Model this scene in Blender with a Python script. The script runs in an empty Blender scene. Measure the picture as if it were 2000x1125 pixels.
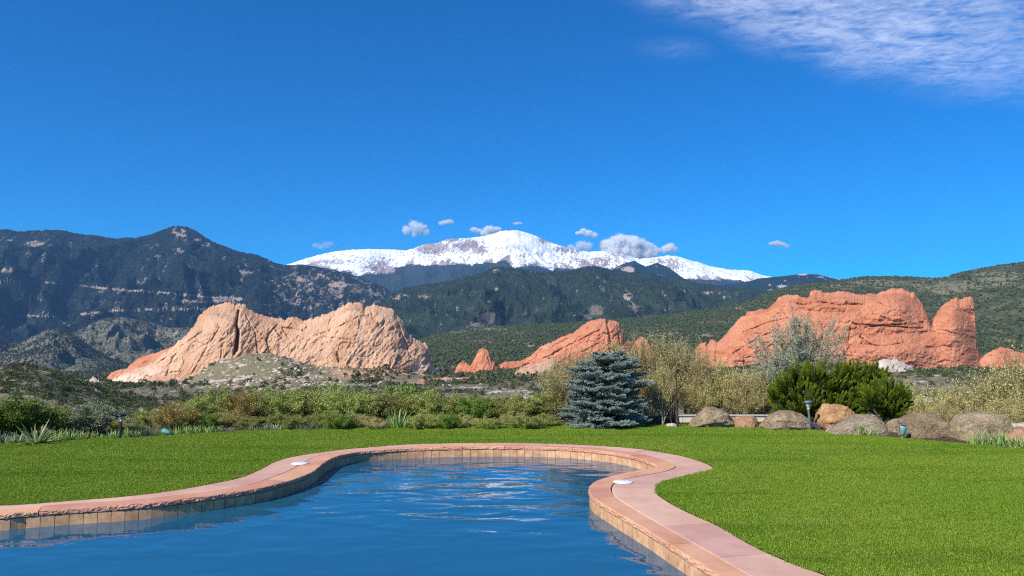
import bpy, math, random
import numpy as np
from mathutils import Vector

# ------------------------------------------------------------------ camera, sky, sun
SC = bpy.context.scene
COL = SC.collection
PITCH = math.atan(112.5 / 1500.0)
CAM_H = 2.05
FPX = 1500.0
cd = bpy.data.cameras.new("camera")
cam = bpy.data.objects.new("camera", cd)
COL.objects.link(cam)
cam.location = (0, 0, CAM_H)
cam.rotation_euler = (math.pi / 2 + PITCH, 0, 0)
cd.sensor_width = 36.0
cd.lens = 36.0 * FPX / 2000.0
cd.clip_start = 0.1
cd.clip_end = 90000.0
SC.camera = cam

SUN_EL = math.radians(40)
SUN_AZ = math.radians(225)          # clockwise from +Y: behind the camera and to its left
SUN_DIR = Vector((math.sin(SUN_AZ) * math.cos(SUN_EL), math.cos(SUN_AZ) * math.cos(SUN_EL), math.sin(SUN_EL)))
W = bpy.data.worlds.new("World")
SC.world = W
W.use_nodes = True
nt = W.node_tree
nt.nodes.clear()
sky = nt.nodes.new("ShaderNodeTexSky")
sky.sky_type = 'NISHITA'
sky.sun_disc = False
sky.sun_elevation = SUN_EL
sky.sun_rotation = SUN_AZ
sky.altitude = 2000
sky.air_density = 1.0
sky.dust_density = 0.0
sky.ozone_density = 4.0
hsv = nt.nodes.new("ShaderNodeHueSaturation")
hsv.inputs['Saturation'].default_value = 1.95
hsv.inputs['Hue'].default_value = 0.508
hsv.inputs['Value'].default_value = 1.02
bg = nt.nodes.new("ShaderNodeBackground")
bg.inputs['Strength'].default_value = 0.122
wo = nt.nodes.new("ShaderNodeOutputWorld")
nt.links.new(sky.outputs[0], hsv.inputs['Color'])
nt.links.new(hsv.outputs[0], bg.inputs[0])
nt.links.new(bg.outputs[0], wo.inputs[0])

sl = bpy.data.lights.new("sun", 'SUN')
sl.energy = 5.0
sl.angle = math.radians(0.5)
sl.color = (1.0, 0.95, 0.88)
so = bpy.data.objects.new("sun", sl)
COL.objects.link(so)
so.rotation_euler = SUN_DIR.to_track_quat('Z', 'Y').to_euler()
so.location = (-20, -20, 30)

SC.view_settings.view_transform = 'Standard'
SC.view_settings.look = 'None'
SC.view_settings.gamma = 1.0
SC.view_settings.exposure = 0.3
SC.render.engine = 'CYCLES'
SC.cycles.use_denoising = False
SC.cycles.filter_width = 1.15
SC.cycles.use_adaptive_sampling = False
SC.cycles.max_bounces = 10
SC.cycles.transparent_max_bounces = 16
SC.cycles.volume_bounces = 6
SC.cycles.sample_clamp_indirect = 6.0

# ------------------------------------------------------------------ helpers
CP, SP = math.cos(PITCH), math.sin(PITCH)

def at(px, py, Y):
    """point at forward distance Y seen at pixel (px,py) of the 2000x1125 photograph"""
    cx = (np.asarray(px, float) - 1000.0) / FPX
    cy = -(np.asarray(py, float) - 562.5) / FPX
    dy = CP - cy * SP
    dz = SP + cy * CP
    t = Y / dy
    return t * cx, np.asarray(Y, float) + 0 * t, CAM_H + t * dz

def gp(px, py, z=0.0):
    """point on the level z seen at that pixel"""
    cx = (px - 1000.0) / FPX
    cy = -(py - 562.5) / FPX
    dy = CP - cy * SP
    dz = SP + cy * CP
    t = (z - CAM_H) / dz
    return (t * cx, t * dy, z)

def zy(py, Y):
    return float(at(1000, py, Y)[2])

def xp(px, Y):
    return (px - 1000.0) / FPX * Y / CP * 0.998

_rs = np.random.RandomState(7)
_perm = np.concatenate([_rs.permutation(256)] * 3).astype(np.int64)
_g3 = _rs.normal(size=(256, 3))
_g3 /= np.linalg.norm(_g3, axis=1)[:, None]

def noise3(x, y, z):
    x, y, z = np.broadcast_arrays(np.asarray(x, float), np.asarray(y, float), np.asarray(z, float))
    xi, yi, zi = np.floor(x), np.floor(y), np.floor(z)
    xf, yf, zf = x - xi, y - yi, z - zi
    xi = xi.astype(np.int64) & 255; yi = yi.astype(np.int64) & 255; zi = zi.astype(np.int64) & 255
    u = xf ** 3 * (xf * (xf * 6 - 15) + 10); v = yf ** 3 * (yf * (yf * 6 - 15) + 10); w = zf ** 3 * (zf * (zf * 6 - 15) + 10)
    out = 0
    for a in (0, 1):
        wa = u if a else 1 - u
        pa = _perm[xi + a]
        for b in (0, 1):
            wb = v if b else 1 - v
            pb = _perm[pa + yi + b]
            for c in (0, 1):
                wc = w if c else 1 - w
                g = _g3[_perm[pb + zi + c]]
                out = out + wa * wb * wc * (g[..., 0] * (xf - a) + g[..., 1] * (yf - b) + g[..., 2] * (zf - c))
    return out * 1.5

def fbm(x, y, z=0.0, o=5, gain=0.5, lac=2.03):
    s, a, f, n = 0, 1.0, 1.0, 0
    for i in range(o):
        s = s + a * noise3(np.asarray(x) * f + 17.3 * i, np.asarray(y) * f + 5.1 * i, np.asarray(z) * f + 9.7 * i)
        n += a
        a *= gain
        f *= lac
    return s / n

def ridged(x, y, z=0.0, o=5, gain=0.5, lac=2.03):
    s, a, f, n = 0, 1.0, 1.0, 0
    for i in range(o):
        r = 1 - np.abs(noise3(np.asarray(x) * f + 17.3 * i, np.asarray(y) * f + 5.1 * i, np.asarray(z) * f + 9.7 * i)) * 1.7
        s = s + a * r
        n += a
        a *= gain
        f *= lac
    return s / n

def cells(x, y, seed, tilt=0.35):
    """blocky facets: every jittered cell has its own level and slope"""
    x = np.asarray(x, float); y = np.asarray(y, float)
    xi, yi = np.floor(x).astype(np.int64), np.floor(y).astype(np.int64)
    best = np.full(x.shape, 1e9); val = np.zeros(x.shape)
    for a in (-1, 0, 1):
        for b in (-1, 0, 1):
            h = _perm[(_perm[(xi + a + seed) & 255] + yi + b) & 255]
            jx = xi + a + 0.5 + 0.8 * (_g3[h, 0] * 0.5); jy = yi + b + 0.5 + 0.8 * (_g3[h, 1] * 0.5)
            d = (x - jx) ** 2 + (y - jy) ** 2
            v = _g3[(h * 7 + 3) & 255, 0] + tilt * 3 * (_g3[(h * 5 + 1) & 255, 0] * (x - jx) + _g3[(h * 5 + 1) & 255, 1] * (y - jy))
            m = d < best
            best = np.where(m, d, best); val = np.where(m, v, val)
    return val

def sstep(a, b, x):
    t = np.clip((np.asarray(x, float) - a) / (b - a), 0, 1)
    return t * t * (3 - 2 * t)

def mesh_np(name, blocks, mats, smooth=False, pattrs=None):
    """blocks: list of (verts Nx3, faces Mxk, material index, tone per face or None)"""
    me = bpy.data.meshes.new(name)
    vs, loops, starts, midx, tone = [], [], [], [], []
    off = 0
    ls = 0
    anyt = False
    for V, F, mi, T in blocks:
        V = np.asarray(V, np.float32).reshape(-1, 3)
        F = np.asarray(F, np.int64)
        vs.append(V)
        loops.append((F + off).ravel())
        k = F.shape[1]
        starts.append(ls + np.arange(len(F)) * k)
        ls += F.size
        off += len(V)
        midx.append(np.full(len(F), mi, np.int32))
        if T is not None:
            anyt = True
            tone.append(np.asarray(T, np.float32))
        else:
            tone.append(np.full(len(F), 0.5, np.float32))
    V = np.concatenate(vs)
    L = np.concatenate(loops).astype(np.int32)
    S = np.concatenate(starts).astype(np.int32)
    me.vertices.add(len(V))
    me.vertices.foreach_set("co", V.ravel())
    me.loops.add(len(L))
    me.loops.foreach_set("vertex_index", L)
    me.polygons.add(len(S))
    me.polygons.foreach_set("loop_start", S)
    me.polygons.foreach_set("material_index", np.concatenate(midx))
    me.polygons.foreach_set("use_smooth", np.full(len(S), smooth, bool))
    for m in mats:
        me.materials.append(m)
    if anyt:
        a = me.attributes.new("tone", 'FLOAT', 'FACE')
        a.data.foreach_set("value", np.concatenate(tone))
    if pattrs:
        for k, arr in pattrs.items():
            a = me.attributes.new(k, 'FLOAT', 'POINT')
            a.data.foreach_set("value", np.asarray(arr, np.float32).ravel())
    me.update(calc_edges=True)
    me.validate()
    return me

def link(name, me, parent=None, loc=None, rz=None):
    o = bpy.data.objects.new(name, me)
    COL.objects.link(o)
    if parent is not None:
        o.parent = parent
    if loc is not None:
        o.location = loc
    if rz is not None:
        o.rotation_euler = (0, 0, rz)
    return o

def tag(o, label=None, cat=None, group=None, kind=None):
    if label: o['label'] = label
    if cat: o['category'] = cat
    if group: o['group'] = group
    if kind: o['kind'] = kind
    return o

def empty(name, loc, label=None, cat=None, group=None, rz=0.0):
    o = bpy.data.objects.new(name, None)
    COL.objects.link(o)
    o.location = loc
    o.rotation_euler = (0, 0, rz)
    o.empty_display_size = 0.2
    return tag(o, label, cat, group)

def copy_tree(src, parent=None):
    c = src.copy()
    COL.objects.link(c)
    if parent is not None:
        c.parent = parent
    for ch in list(src.children):
        copy_tree(ch, c)
    return c

def grid_faces(nr, nc, wrap=False):
    i = np.arange(nr - 1)[:, None]
    j = np.arange(nc if wrap else nc - 1)[None, :]
    j2 = (j + 1) % nc
    return np.stack([i * nc + j, i * nc + j2, (i + 1) * nc + j2, (i + 1) * nc + j], -1).reshape(-1, 4)

# ------------------------------------------------------------------ node helpers
class NT:
    def __init__(self, name):
        self.m = bpy.data.materials.new(name)
        self.m.use_nodes = True
        self.t = self.m.node_tree
        self.t.nodes.clear()
        self.out = self.t.nodes.new("ShaderNodeOutputMaterial")
    def n(self, typ, **kw):
        nd = self.t.nodes.new(typ)
        for k, v in kw.items():
            setattr(nd, k, v)
        return nd
    def l(self, a, b):
        self.t.links.new(a, b)
    def set(self, sock, v):
        if hasattr(v, 'is_linked') or hasattr(v, 'links'):
            self.l(v, sock)
        elif v is not None:
            sock.default_value = v
    def math(self, op, a, b=None, clamp=False):
        nd = self.n("ShaderNodeMath", operation=op, use_clamp=clamp)
        self.set(nd.inputs[0], a)
        if b is not None: self.set(nd.inputs[1], b)
        return nd.outputs[0]
    def mix(self, f, a, b):
        nd = self.n("ShaderNodeMix", data_type='RGBA')
        self.set(nd.inputs[0], f)
        for s, v in ((nd.inputs[6], a), (nd.inputs[7], b)):
            if isinstance(v, tuple): s.default_value = (*v[:3], 1)
            else: self.l(v, s)
        return nd.outputs[2]
    def coord(self, which='Object', scale=(1, 1, 1), rot=(0, 0, 0)):
        tc = self.n("ShaderNodeTexCoord")
        mp = self.n("ShaderNodeMapping")
        mp.inputs['Scale'].default_value = scale
        mp.inputs['Rotation'].default_value = rot
        self.l(tc.outputs[which], mp.inputs[0])
        return mp.outputs[0]
    def noise(self, vec, scale, detail=4, rough=0.55, dist=0.0):
        nd = self.n("ShaderNodeTexNoise")
        self.l(vec, nd.inputs['Vector'])
        nd.inputs['Scale'].default_value = scale
        nd.inputs['Detail'].default_value = detail
        nd.inputs['Roughness'].default_value = rough
        nd.inputs['Distortion'].default_value = dist
        return nd.outputs[0]
    def ramp(self, f, stops, interp='LINEAR'):
        nd = self.n("ShaderNodeValToRGB")
        cr = nd.color_ramp
        cr.interpolation = interp
        while len(cr.elements) < len(stops): cr.elements.new(0.5)
        for e, (p, c) in zip(cr.elements, stops):
            e.position = p
            e.color = (*c[:3], 1) if isinstance(c, tuple) else (c, c, c, 1)
        self.l(f, nd.inputs[0])
        return nd.outputs[0]
    def step(self, f, a, b):
        nd = self.n("ShaderNodeMapRange", interpolation_type='SMOOTHSTEP')
        self.set(nd.inputs[0], f)
        nd.inputs[1].default_value = a
        nd.inputs[2].default_value = b
        return nd.outputs[0]
    def attr(self, name):
        return self.n("ShaderNodeAttribute", attribute_name=name).outputs['Fac']
    def bump(self, h, strength=0.5, dist=0.02):
        nd = self.n("ShaderNodeBump")
        nd.inputs['Strength'].default_value = strength
        nd.inputs['Distance'].default_value = dist
        self.l(h, nd.inputs['Height'])
        return nd.outputs[0]
    def bsdf(self, color, rough=0.9, spec=0.2, normal=None, **kw):
        b = self.n("ShaderNodeBsdfPrincipled")
        if isinstance(color, tuple): b.inputs['Base Color'].default_value = (*color[:3], 1)
        else: self.l(color, b.inputs['Base Color'])
        self.set(b.inputs['Roughness'], rough)
        b.inputs['Specular IOR Level'].default_value = spec
        if normal is not None: self.l(normal, b.inputs['Normal'])
        for k, v in kw.items(): self.set(b.inputs[k.replace('_', ' ')], v)
        self.l(b.outputs[0], self.out.inputs[0])
        return b

def leaf_mat(name, dark, light, transl=0.25, rough=0.6, var=0.25, spec=0.25):
    t = NT(name)
    col = t.mix(t.attr("tone"), dark, light)
    oi = t.n("ShaderNodeObjectInfo")
    hs = t.n("ShaderNodeHueSaturation")
    v = t.math('ADD', t.math('MULTIPLY', oi.outputs['Random'], var), 1 - var / 2)
    t.l(v, hs.inputs['Value'])
    h = t.math('ADD', t.math('MULTIPLY', oi.outputs['Random'], 0.03), 0.485)
    t.l(h, hs.inputs['Hue'])
    t.l(col, hs.inputs['Color'])
    b = t.bsdf(hs.outputs[0], rough, spec)
    tr = t.n("ShaderNodeBsdfTranslucent")
    t.l(hs.outputs[0], tr.inputs[0])
    mx = t.n("ShaderNodeMixShader")
    mx.inputs[0].default_value = transl
    t.l(b.outputs[0], mx.inputs[1])
    t.l(tr.outputs[0], mx.inputs[2])
    t.l(mx.outputs[0], t.out.inputs[0])
    return t.m

def plain(name, color, rough=0.8, spec=0.3, var=0.25, scale=8.0, bump=0.0, metallic=0.0):
    t = NT(name)
    c = t.coord('Object')
    n = t.noise(c, scale, 5, 0.6)
    a = tuple(max(0, x * (1 - var)) for x in color)
    b = tuple(min(1, x * (1 + var)) for x in color)
    col = t.mix(t.step(n, 0.3, 0.7), a, b)
    nm = t.bump(t.noise(c, scale * 4, 4, 0.6), bump, 0.01) if bump else None
    t.bsdf(col, rough, spec, nm, Metallic=metallic)
    return t.m

# ------------------------------------------------------------------ terrain sheet (valley)
GPX = np.array([-900, 0, 250, 500, 850, 1000, 1300, 1600, 2000, 2900], float)
GD = np.array([26, 34, 60, 120, 300, 600, 1000, 1500, 2500, 4000, 9000, 20000], float)
GY = np.array([
    #  -900    0   250   500   850  1000  1300  1600  2000  2900
    [  895,  895,  895,  895,  895,  895,  895,  895,  895,  895],
    [  935,  935,  935,  935,  935,  935,  930,  925,  920,  920],
    [  870,  870,  870,  860,  855,  850,  840,  835,  830,  830],
    [  880,  880,  880,  865,  860,  858,  850,  850,  845,  845],
    [  815,  815,  822,  815,  812,  815,  820,  818,  815,  815],
    [  780,  780,  784,  780,  778,  778,  775,  772,  772,  772],
    [  752,  752,  754,  752,  747,  742,  728,  724,  726,  726],
    [  738,  738,  738,  735,  722,  716,  708,  703,  705,  705],
    [  728,  728,  728,  716,  698,  694,  692,  690,  692,  692],
    [  724,  724,  724,  712,  694,  690,  688,  686,  688,  688],
    [  710,  710,  710,  705,  690,  688,  686,  684,  684,  684],
    [  690,  690,  690,  690,  684,  684,  682,  680,  680,  680]], float)
GBUMP = [(40, 430, 150, 110, 23), (190, 560, 60, 110, 9), (505, 1095, 78, 120, 34), (428, 1085, 52, 105, 17),
         (640, 1110, 90, 110, 18), (760, 1115, 80, 110, 16), (560, 1000, 60, 120, 9),
         (1850, 700, 150, 120, 8), (1500, 900, 120, 120, 6)]

def ground_z(px, d):
    px = np.asarray(px, float); d = np.asarray(d, float)
    px, d = np.broadcast_arrays(px, d)
    i = np.clip(np.searchsorted(GPX, px) - 1, 0, len(GPX) - 2)
    fx = np.clip((px - GPX[i]) / (GPX[i + 1] - GPX[i]), 0, 1)
    ld = np.log(np.clip(d, GD[0], GD[-1]))
    lg = np.log(GD)
    j = np.clip(np.searchsorted(lg, ld) - 1, 0, len(GD) - 2)
    fd = np.clip((ld - lg[j]) / (lg[j + 1] - lg[j]), 0, 1)
    Z = CAM_H - (GY - 675.0) / 1500.0 * GD[:, None]
    z = (Z[j, i] * (1 - fx) + Z[j, i + 1] * fx) * (1 - fd) + (Z[j + 1, i] * (1 - fx) + Z[j + 1, i + 1] * fx) * fd
    for p0, d0, sp, sd, h in GBUMP:
        z = z + h * np.exp(-((px - p0) / sp) ** 2 - ((d - d0) / sd) ** 2)
    x = (px - 1000) / 1500 * d
    a = np.clip((d - 60) / 300, 0, 1)
    z = z + a * (2.6 * fbm(x / 90, d / 90, 3.3, 4) + 1.0 * ridged(x / 38, d / 60, 1.3, 3)) * np.clip(d / 500, 0.4, 2.5)
    return np.where(d < 26, -2.6, z)

def ground_masks(px, d):
    """bare pale soil, red soil, dry grass"""
    x = (px - 1000) / 1500 * d
    n = fbm(x / 28, d / 42, 8.1, 4)
    n2 = fbm(x / 60, d / 110, 2.7, 3)
    pale = sstep(0.05, 0.35, n + 0.55 * n2 - 0.12)
    def blob(p0, d0, sp, sd):
        return np.exp(-((px - p0) / sp) ** 2 - ((d - d0) / sd) ** 2)
    pale = np.clip(pale * 0.8 + 1.3 * sstep(-0.15, 0.3, n) * (blob(320, 330, 55, 110) + blob(1790, 480, 110, 160) + blob(200, 520, 50, 80)
                   + blob(980, 620, 70, 160) + blob(100, 420, 130, 70) * 0.75), 0, 1)
    red = 1.5 * sstep(-0.25, 0.2, n2 + 0.3 * n) * (blob(760, 1080, 110, 120) + blob(1010, 1150, 110, 190) + blob(900, 1050, 70, 120) * .8)
    grass = blob(520, 1060, 120, 130) + blob(600, 960, 110, 120) + 0.8 * blob(420, 1040, 70, 90)
    return np.clip(pale, 0, 1), np.clip(red, 0, 1), np.clip(grass, 0, 1)

def build_ground():
    cols = np.concatenate([np.linspace(-6000, -950, 14), np.linspace(-900, -130, 40), np.arange(-120, 2121, 3.2), np.linspace(2130, 2900, 40), np.linspace(2950, 8000, 14)])
    rows = np.concatenate([[2.0, 25.5], np.geomspace(26, 1700, 300), np.geomspace(1760, 18500, 26)])
    PX, D = np.meshgrid(cols, rows)
    Z = ground_z(PX, D)
    X = np.clip((PX - 1000) / 1500 * D, -14500, 14500)
    pale, red, gr = ground_masks(PX, D)
    t = NT("scrubland soil")
    c = t.coord('Object')
    n1 = t.noise(c, 0.12, 6, 0.65)
    n2 = t.noise(c, 0.9, 5, 0.6)
    base = t.mix(t.step(n1, 0.38, 0.62), (0.115, 0.105, 0.058), (0.25, 0.215, 0.140))
    f = t.math('ADD', n2, -0.5)
    def msk(a, k=1.2):
        return t.step(t.math('ADD', t.attr(a), t.math('MULTIPLY', f, k)), 0.35, 0.62)
    base = t.mix(msk("grass"), base, t.mix(n2, (0.135, 0.128, 0.062), (0.25, 0.22, 0.125)))
    base = t.mix(msk("red"), base, t.mix(n2, (0.42, 0.20, 0.115), (0.58, 0.34, 0.22)))
    base = t.mix(msk("pale"), base, t.mix(n2, (0.42, 0.33, 0.24), (0.66, 0.58, 0.48)))
    t.bsdf(base, 0.95, 0.1, t.bump(n2, 0.8, 0.6))
    me = mesh_np("valley_ground", [(np.stack([X, D, Z], -1), grid_faces(len(rows), len(cols)), 0, None)], [t.m], True,
                 dict(pale=pale, red=red, grass=gr))
    tag(link("valley_ground", me), kind='structure')

build_ground()

# ------------------------------------------------------------------ mountain and hill sheets
def crest_fn(pts):
    p = np.array(pts, float)
    return lambda px: np.interp(px, p[:, 0], p[:, 1])

class Ridge:
    """a mountain as a height sheet: crest polyline (photo pixels) at distance dc, foot at distance df"""
    def __init__(self, crest, dc, foot_y, df, amp, wl, step=2.0, rows=150, p=1.0, seed=0.0, back=0.25, aniso=2.0, crest_noise=0.8, droop=0.0):
        self.c = crest_fn(crest); self.dc = dc; self.df = df
        self.fy = foot_y; self.amp = amp; self.wl = wl; self.p = p; self.seed = seed
        self.aniso = aniso; self.cn = crest_noise
        self.px0, self.px1 = crest[0][0], crest[-1][0]
        cols = np.arange(self.px0, self.px1 + 0.1, step)
        v = np.concatenate([np.linspace(0, 1, rows), 1 + back * np.linspace(0, 1, 14)[1:]])
        self.PX, self.V = np.meshgrid(cols, v)
        self.X, self.Y, self.Z = self.pos(self.PX, self.V)
        self.nr, self.nc = len(v), len(cols)
    def pos(self, PX, V):
        D = self.df + (self.dc - self.df) * np.minimum(V, 1) + (self.dc - self.df) * np.maximum(V - 1, 0)
        X = (PX - 1000) / 1500 * D
        cy = self.c(PX) + self.cn * fbm(PX / 9.0, self.seed + 3.3, 0.0, 4) * 2.0
        zc = CAM_H + (675.0 - cy) / 1500.0 * self.dc
        zf = CAM_H + (675.0 - self.fy) / 1500.0 * self.df
        vv = np.clip(V, 0, 1)
        S = vv ** self.p
        Z = zf + (zc - zf) * S
        w = np.clip(np.sin(np.pi * np.clip(vv, 0, 1) ** 0.8), 0, 1) ** 0.6
        wx = X + self.wl * 0.35 * fbm(X / self.wl, D / self.wl, self.seed + 11, 3)
        r = ridged(wx / self.wl, D / (self.wl * self.aniso), self.seed, 6, 0.52) - 0.62
        Z = Z + self.amp * w * r * np.clip((zc - zf) / (abs(zc - zf).max() + 1e-6), 0.25, 1)
        bk = np.maximum(V - 1, 0)
        Z = Z - bk * (zc - zf) * 1.6
        return X, D, Z
    def pix(self):
        """photo pixel row of every grid vertex (used to place real rock and meadow patches)"""
        dy = self.Y * CP + (self.Z - CAM_H) * SP
        dz = -self.Y * SP + (self.Z - CAM_H) * CP
        return 562.5 - dz / dy * 1500.0
    def mesh(self, name, mat, attrs):
        me = mesh_np(name, [(np.stack([self.X, self.Y, self.Z], -1), grid_faces(self.nr, self.nc), 0, None)], [mat], True, attrs)
        o = link(name, me)
        tag(o, kind='structure')
        return o

def blobs(PX, PY, lst):
    m = np.zeros_like(PX)
    for x, y, sx, sy, a in lst:
        m = np.maximum(m, a * np.exp(-((PX - x) / sx) ** 2 - ((PY - y) / sy) ** 2))
    return m

def lines(PX, PY, lst):
    m = np.zeros_like(PX)
    for pts, w in lst:
        p = np.array(pts, float)
        yy = np.interp(PX, p[:, 0], p[:, 1], left=-999, right=-999)
        m = np.maximum(m, np.exp(-((PY - yy) / w) ** 2))
    return m

def forest_mat(name, s, dark, light, rock1=(0.24, 0.175, 0.135), rock2=(0.42, 0.32, 0.25), brush=((0.085, 0.085, 0.055), (0.17, 0.155, 0.105))):
    t = NT(name)
    c = t.coord('Object')
    n1 = t.noise(c, 1 / (s * 12), 5, 0.6)
    n2 = t.noise(c, 1 / (s * 1.1), 3, 0.7)
    col = t.mix(t.step(t.math('ADD', t.math('MULTIPLY', n1, 0.6), t.math('MULTIPLY', n2, 0.5)), 0.42, 0.72), dark, light)
    f = t.math('ADD', n2, -0.5)
    bm = t.step(t.math('ADD', t.attr("brush"), t.math('MULTIPLY', f, 0.8)), 0.35, 0.6)
    col = t.mix(bm, col, t.mix(t.step(n2, 0.35, 0.65), brush[0], brush[1]))
    rm = t.step(t.math('ADD', t.attr("rock"), t.math('MULTIPLY', f, 1.5)), 0.42, 0.62)
    col = t.mix(rm, col, t.mix(t.noise(c, 1 / (s * 3), 3), rock1, rock2))
    t.bsdf(col, 0.95, 0.05, t.bump(n2, 0.9, s * 0.6))
    return t

def scatter_cones(ridge, n, rng, h, dens, name, mat, px0=-60, px1=2060, sides=5, wide=0.3, vmax=0.995, kindname=None):
    """conifers standing all over a slope: one mass nobody could count"""
    PXr = rng.uniform(max(px0, ridge.px0), min(px1, ridge.px1), n)
    Vr = rng.uniform(0.02, vmax, n) ** 0.75
    # snap heights to the sheet by sampling its own grid
    cols = ridge.PX[0]; v = ridge.V[:, 0]
    ci = np.clip((PXr - cols[0]) / (cols[1] - cols[0]), 0, len(cols) - 1.001)
    ri = np.interp(Vr, v[v <= 1], np.arange((v <= 1).sum()))
    c0, r0 = ci.astype(int), ri.astype(int)
    fc, fr = ci - c0, ri - r0
    def smp(A):
        r1 = np.minimum(r0 + 1, A.shape[0] - 1); c1 = np.minimum(c0 + 1, A.shape[1] - 1)
        return (A[r0, c0] * (1 - fc) + A[r0, c1] * fc) * (1 - fr) + (A[r1, c0] * (1 - fc) + A[r1, c1] * fc) * fr
    X, Y, Z = smp(ridge.X), smp(ridge.Y), smp(ridge.Z)
    keep = rng.uniform(size=n) < smp(dens)
    X, Y, Z = X[keep], Y[keep], Z[keep]
    m = len(X)
    hh = h * rng.uniform(0.55, 1.25, m)
    rr = hh * wide * rng.uniform(0.8, 1.3, m)
    ang = np.arange(sides) * 2 * np.pi / sides
    base = np.stack([X[:, None] + rr[:, None] * np.cos(ang), Y[:, None] + rr[:, None] * np.sin(ang), (Z - 0.15 * hh)[:, None] + 0 * ang], -1)
    tip = np.stack([X, Y, Z + hh], -1)[:, None, :]
    V = np.concatenate([base, tip], 1)
    k = sides + 1
    i = np.arange(m)[:, None] * k
    F = np.stack([i + np.arange(sides), i + (np.arange(sides) + 1) % sides, np.repeat(i + sides, sides, 1)], -1).reshape(-1, 3)
    me = mesh_np(name, [(V.reshape(-1, 3), F, 0, np.repeat(rng.uniform(0, 1, m), sides))], [mat])
    o = link(name, me)
    tag(o, kind='stuff')
    return o

def cone_mat(name, a, b):
    t = NT(name)
    t.bsdf(t.mix(t.attr("tone"), a, b), 0.95, 0.05)
    return t.m

# --- snowy peak -------------------------------------------------------------
PK = [(380, 640), (470, 560), (540, 522), (566, 514), (600, 503), (640, 492), (680, 487), (720, 486), (760, 486), (790, 489), (808, 484), (830, 476),
      (860, 472), (870, 466), (900, 465), (925, 463), (950, 459), (965, 454), (985, 449), (1010, 448), (1030, 453), (1050, 461), (1075, 472),
      (1095, 479), (1120, 485), (1150, 491), (1175, 490), (1200, 493), (1225, 497), (1250, 505), (1275, 503), (1300, 499), (1320, 499),
      (1345, 506), (1370, 513), (1400, 522), (1425, 526), (1450, 527), (1470, 529), (1490, 537), (1520, 543), (1560, 540), (1600, 538), (1640, 545), (1750, 580), (1900, 640)]
peak = Ridge(PK, 15700, 640, 11200, 480, 1500, step=1.1, rows=280, p=0.8, seed=4.2, aniso=2.4, crest_noise=1.0)
PY = peak.pix(); PX = peak.PX
snowline = np.interp(PX, [540, 580, 640, 690, 745, 770, 800, 830, 860, 900, 950, 985, 1010, 1050, 1090, 1130, 1160, 1200, 1260, 1330, 1390, 1420, 1450, 1490, 1520],
                     [518, 518, 524, 530, 530, 520, 514, 514, 516, 512, 508, 510, 516, 515, 521, 528, 524, 528, 535, 540, 545, 545, 541, 545, 545])
lowf = fbm(peak.X / 420, peak.Y / 900, 5.5, 4)
strk = ridged((peak.X + 0.35 * (PY - 480) * 10.5) / 210, peak.Y / 1600, 9.1, 4, 0.55) - 0.6
snow = sstep(-7, 5, snowline - PY + 22 * lowf + 12 * strk)
bare = blobs(PX, PY, [(848, 485, 45, 14, .75), (905, 478, 40, 16, .62), (880, 468, 20, 6, .8), (935, 488, 30, 12, .45), (1112, 488, 30, 7, .95), (1068, 470, 18, 7, .55),
                      (1160, 512, 60, 12, .72), (1210, 497, 25, 8, .6), (1290, 510, 18, 8, .75), (1310, 520, 20, 16, .6), (640, 512, 40, 6, .6), (745, 520, 25, 16, .7),
                      (1010, 500, 60, 12, .2), (690, 505, 60, 10, .15)])
fine = ridged((peak.X + 0.4 * (PY - 480) * 10.5) / 52, peak.Y / 420, 3.1, 3, 0.6) - 0.6
snow = snow * (1 - np.clip(bare * (1.10 + 1.3 * lowf + 1.1 * strk + 2.2 * fine), 0, 1))
speck = np.clip(0.5 * sstep(0.05, 0.22, fbm(peak.X / 40, peak.Y / 180, 1.9, 3) + 0.35 * fine), 0, 1)
snow = snow * (1 - speck * sstep(-40, 0, PY - snowline + 25))
rockm = sstep(-2, 3, snowline - PY + 12 * lowf + 4)
rockm = np.maximum(rockm, blobs(PX, PY, [(750, 528, 30, 9, .8), (1020, 520, 40, 6, .4), (1060, 517, 20, 5, .35)]))
t = NT("alpine snow and rock")
c = t.coord('Object')
n2 = t.noise(c, 1 / 38.0, 4, 0.7)
n3 = t.noise(c, 1 / 300.0, 5, 0.6)
f = t.math('ADD', n2, -0.5)
col = t.mix(t.step(n2, 0.3, 0.7), (0.012, 0.022, 0.018), (0.035, 0.048, 0.032))
rk = t.step(t.math('ADD', t.attr("rock"), t.math('MULTIPLY', f, 1.0)), 0.4, 0.6)
col = t.mix(rk, col, t.mix(t.step(n3, 0.35, 0.65), (0.27, 0.20, 0.175), (0.40, 0.32, 0.28)))
sn = t.step(t.math('ADD', t.attr("snow"), t.math('MULTIPLY', f, 1.5)), 0.36, 0.6)
col = t.mix(sn, col, (0.88, 0.90, 0.93))
t.bsdf(col, 0.8, 0.2, t.bump(n2, 0.6, 14.0))
peak.mesh("snow_mountain", t.m, dict(snow=snow, rock=rockm, brush=0 * snow))

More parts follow.
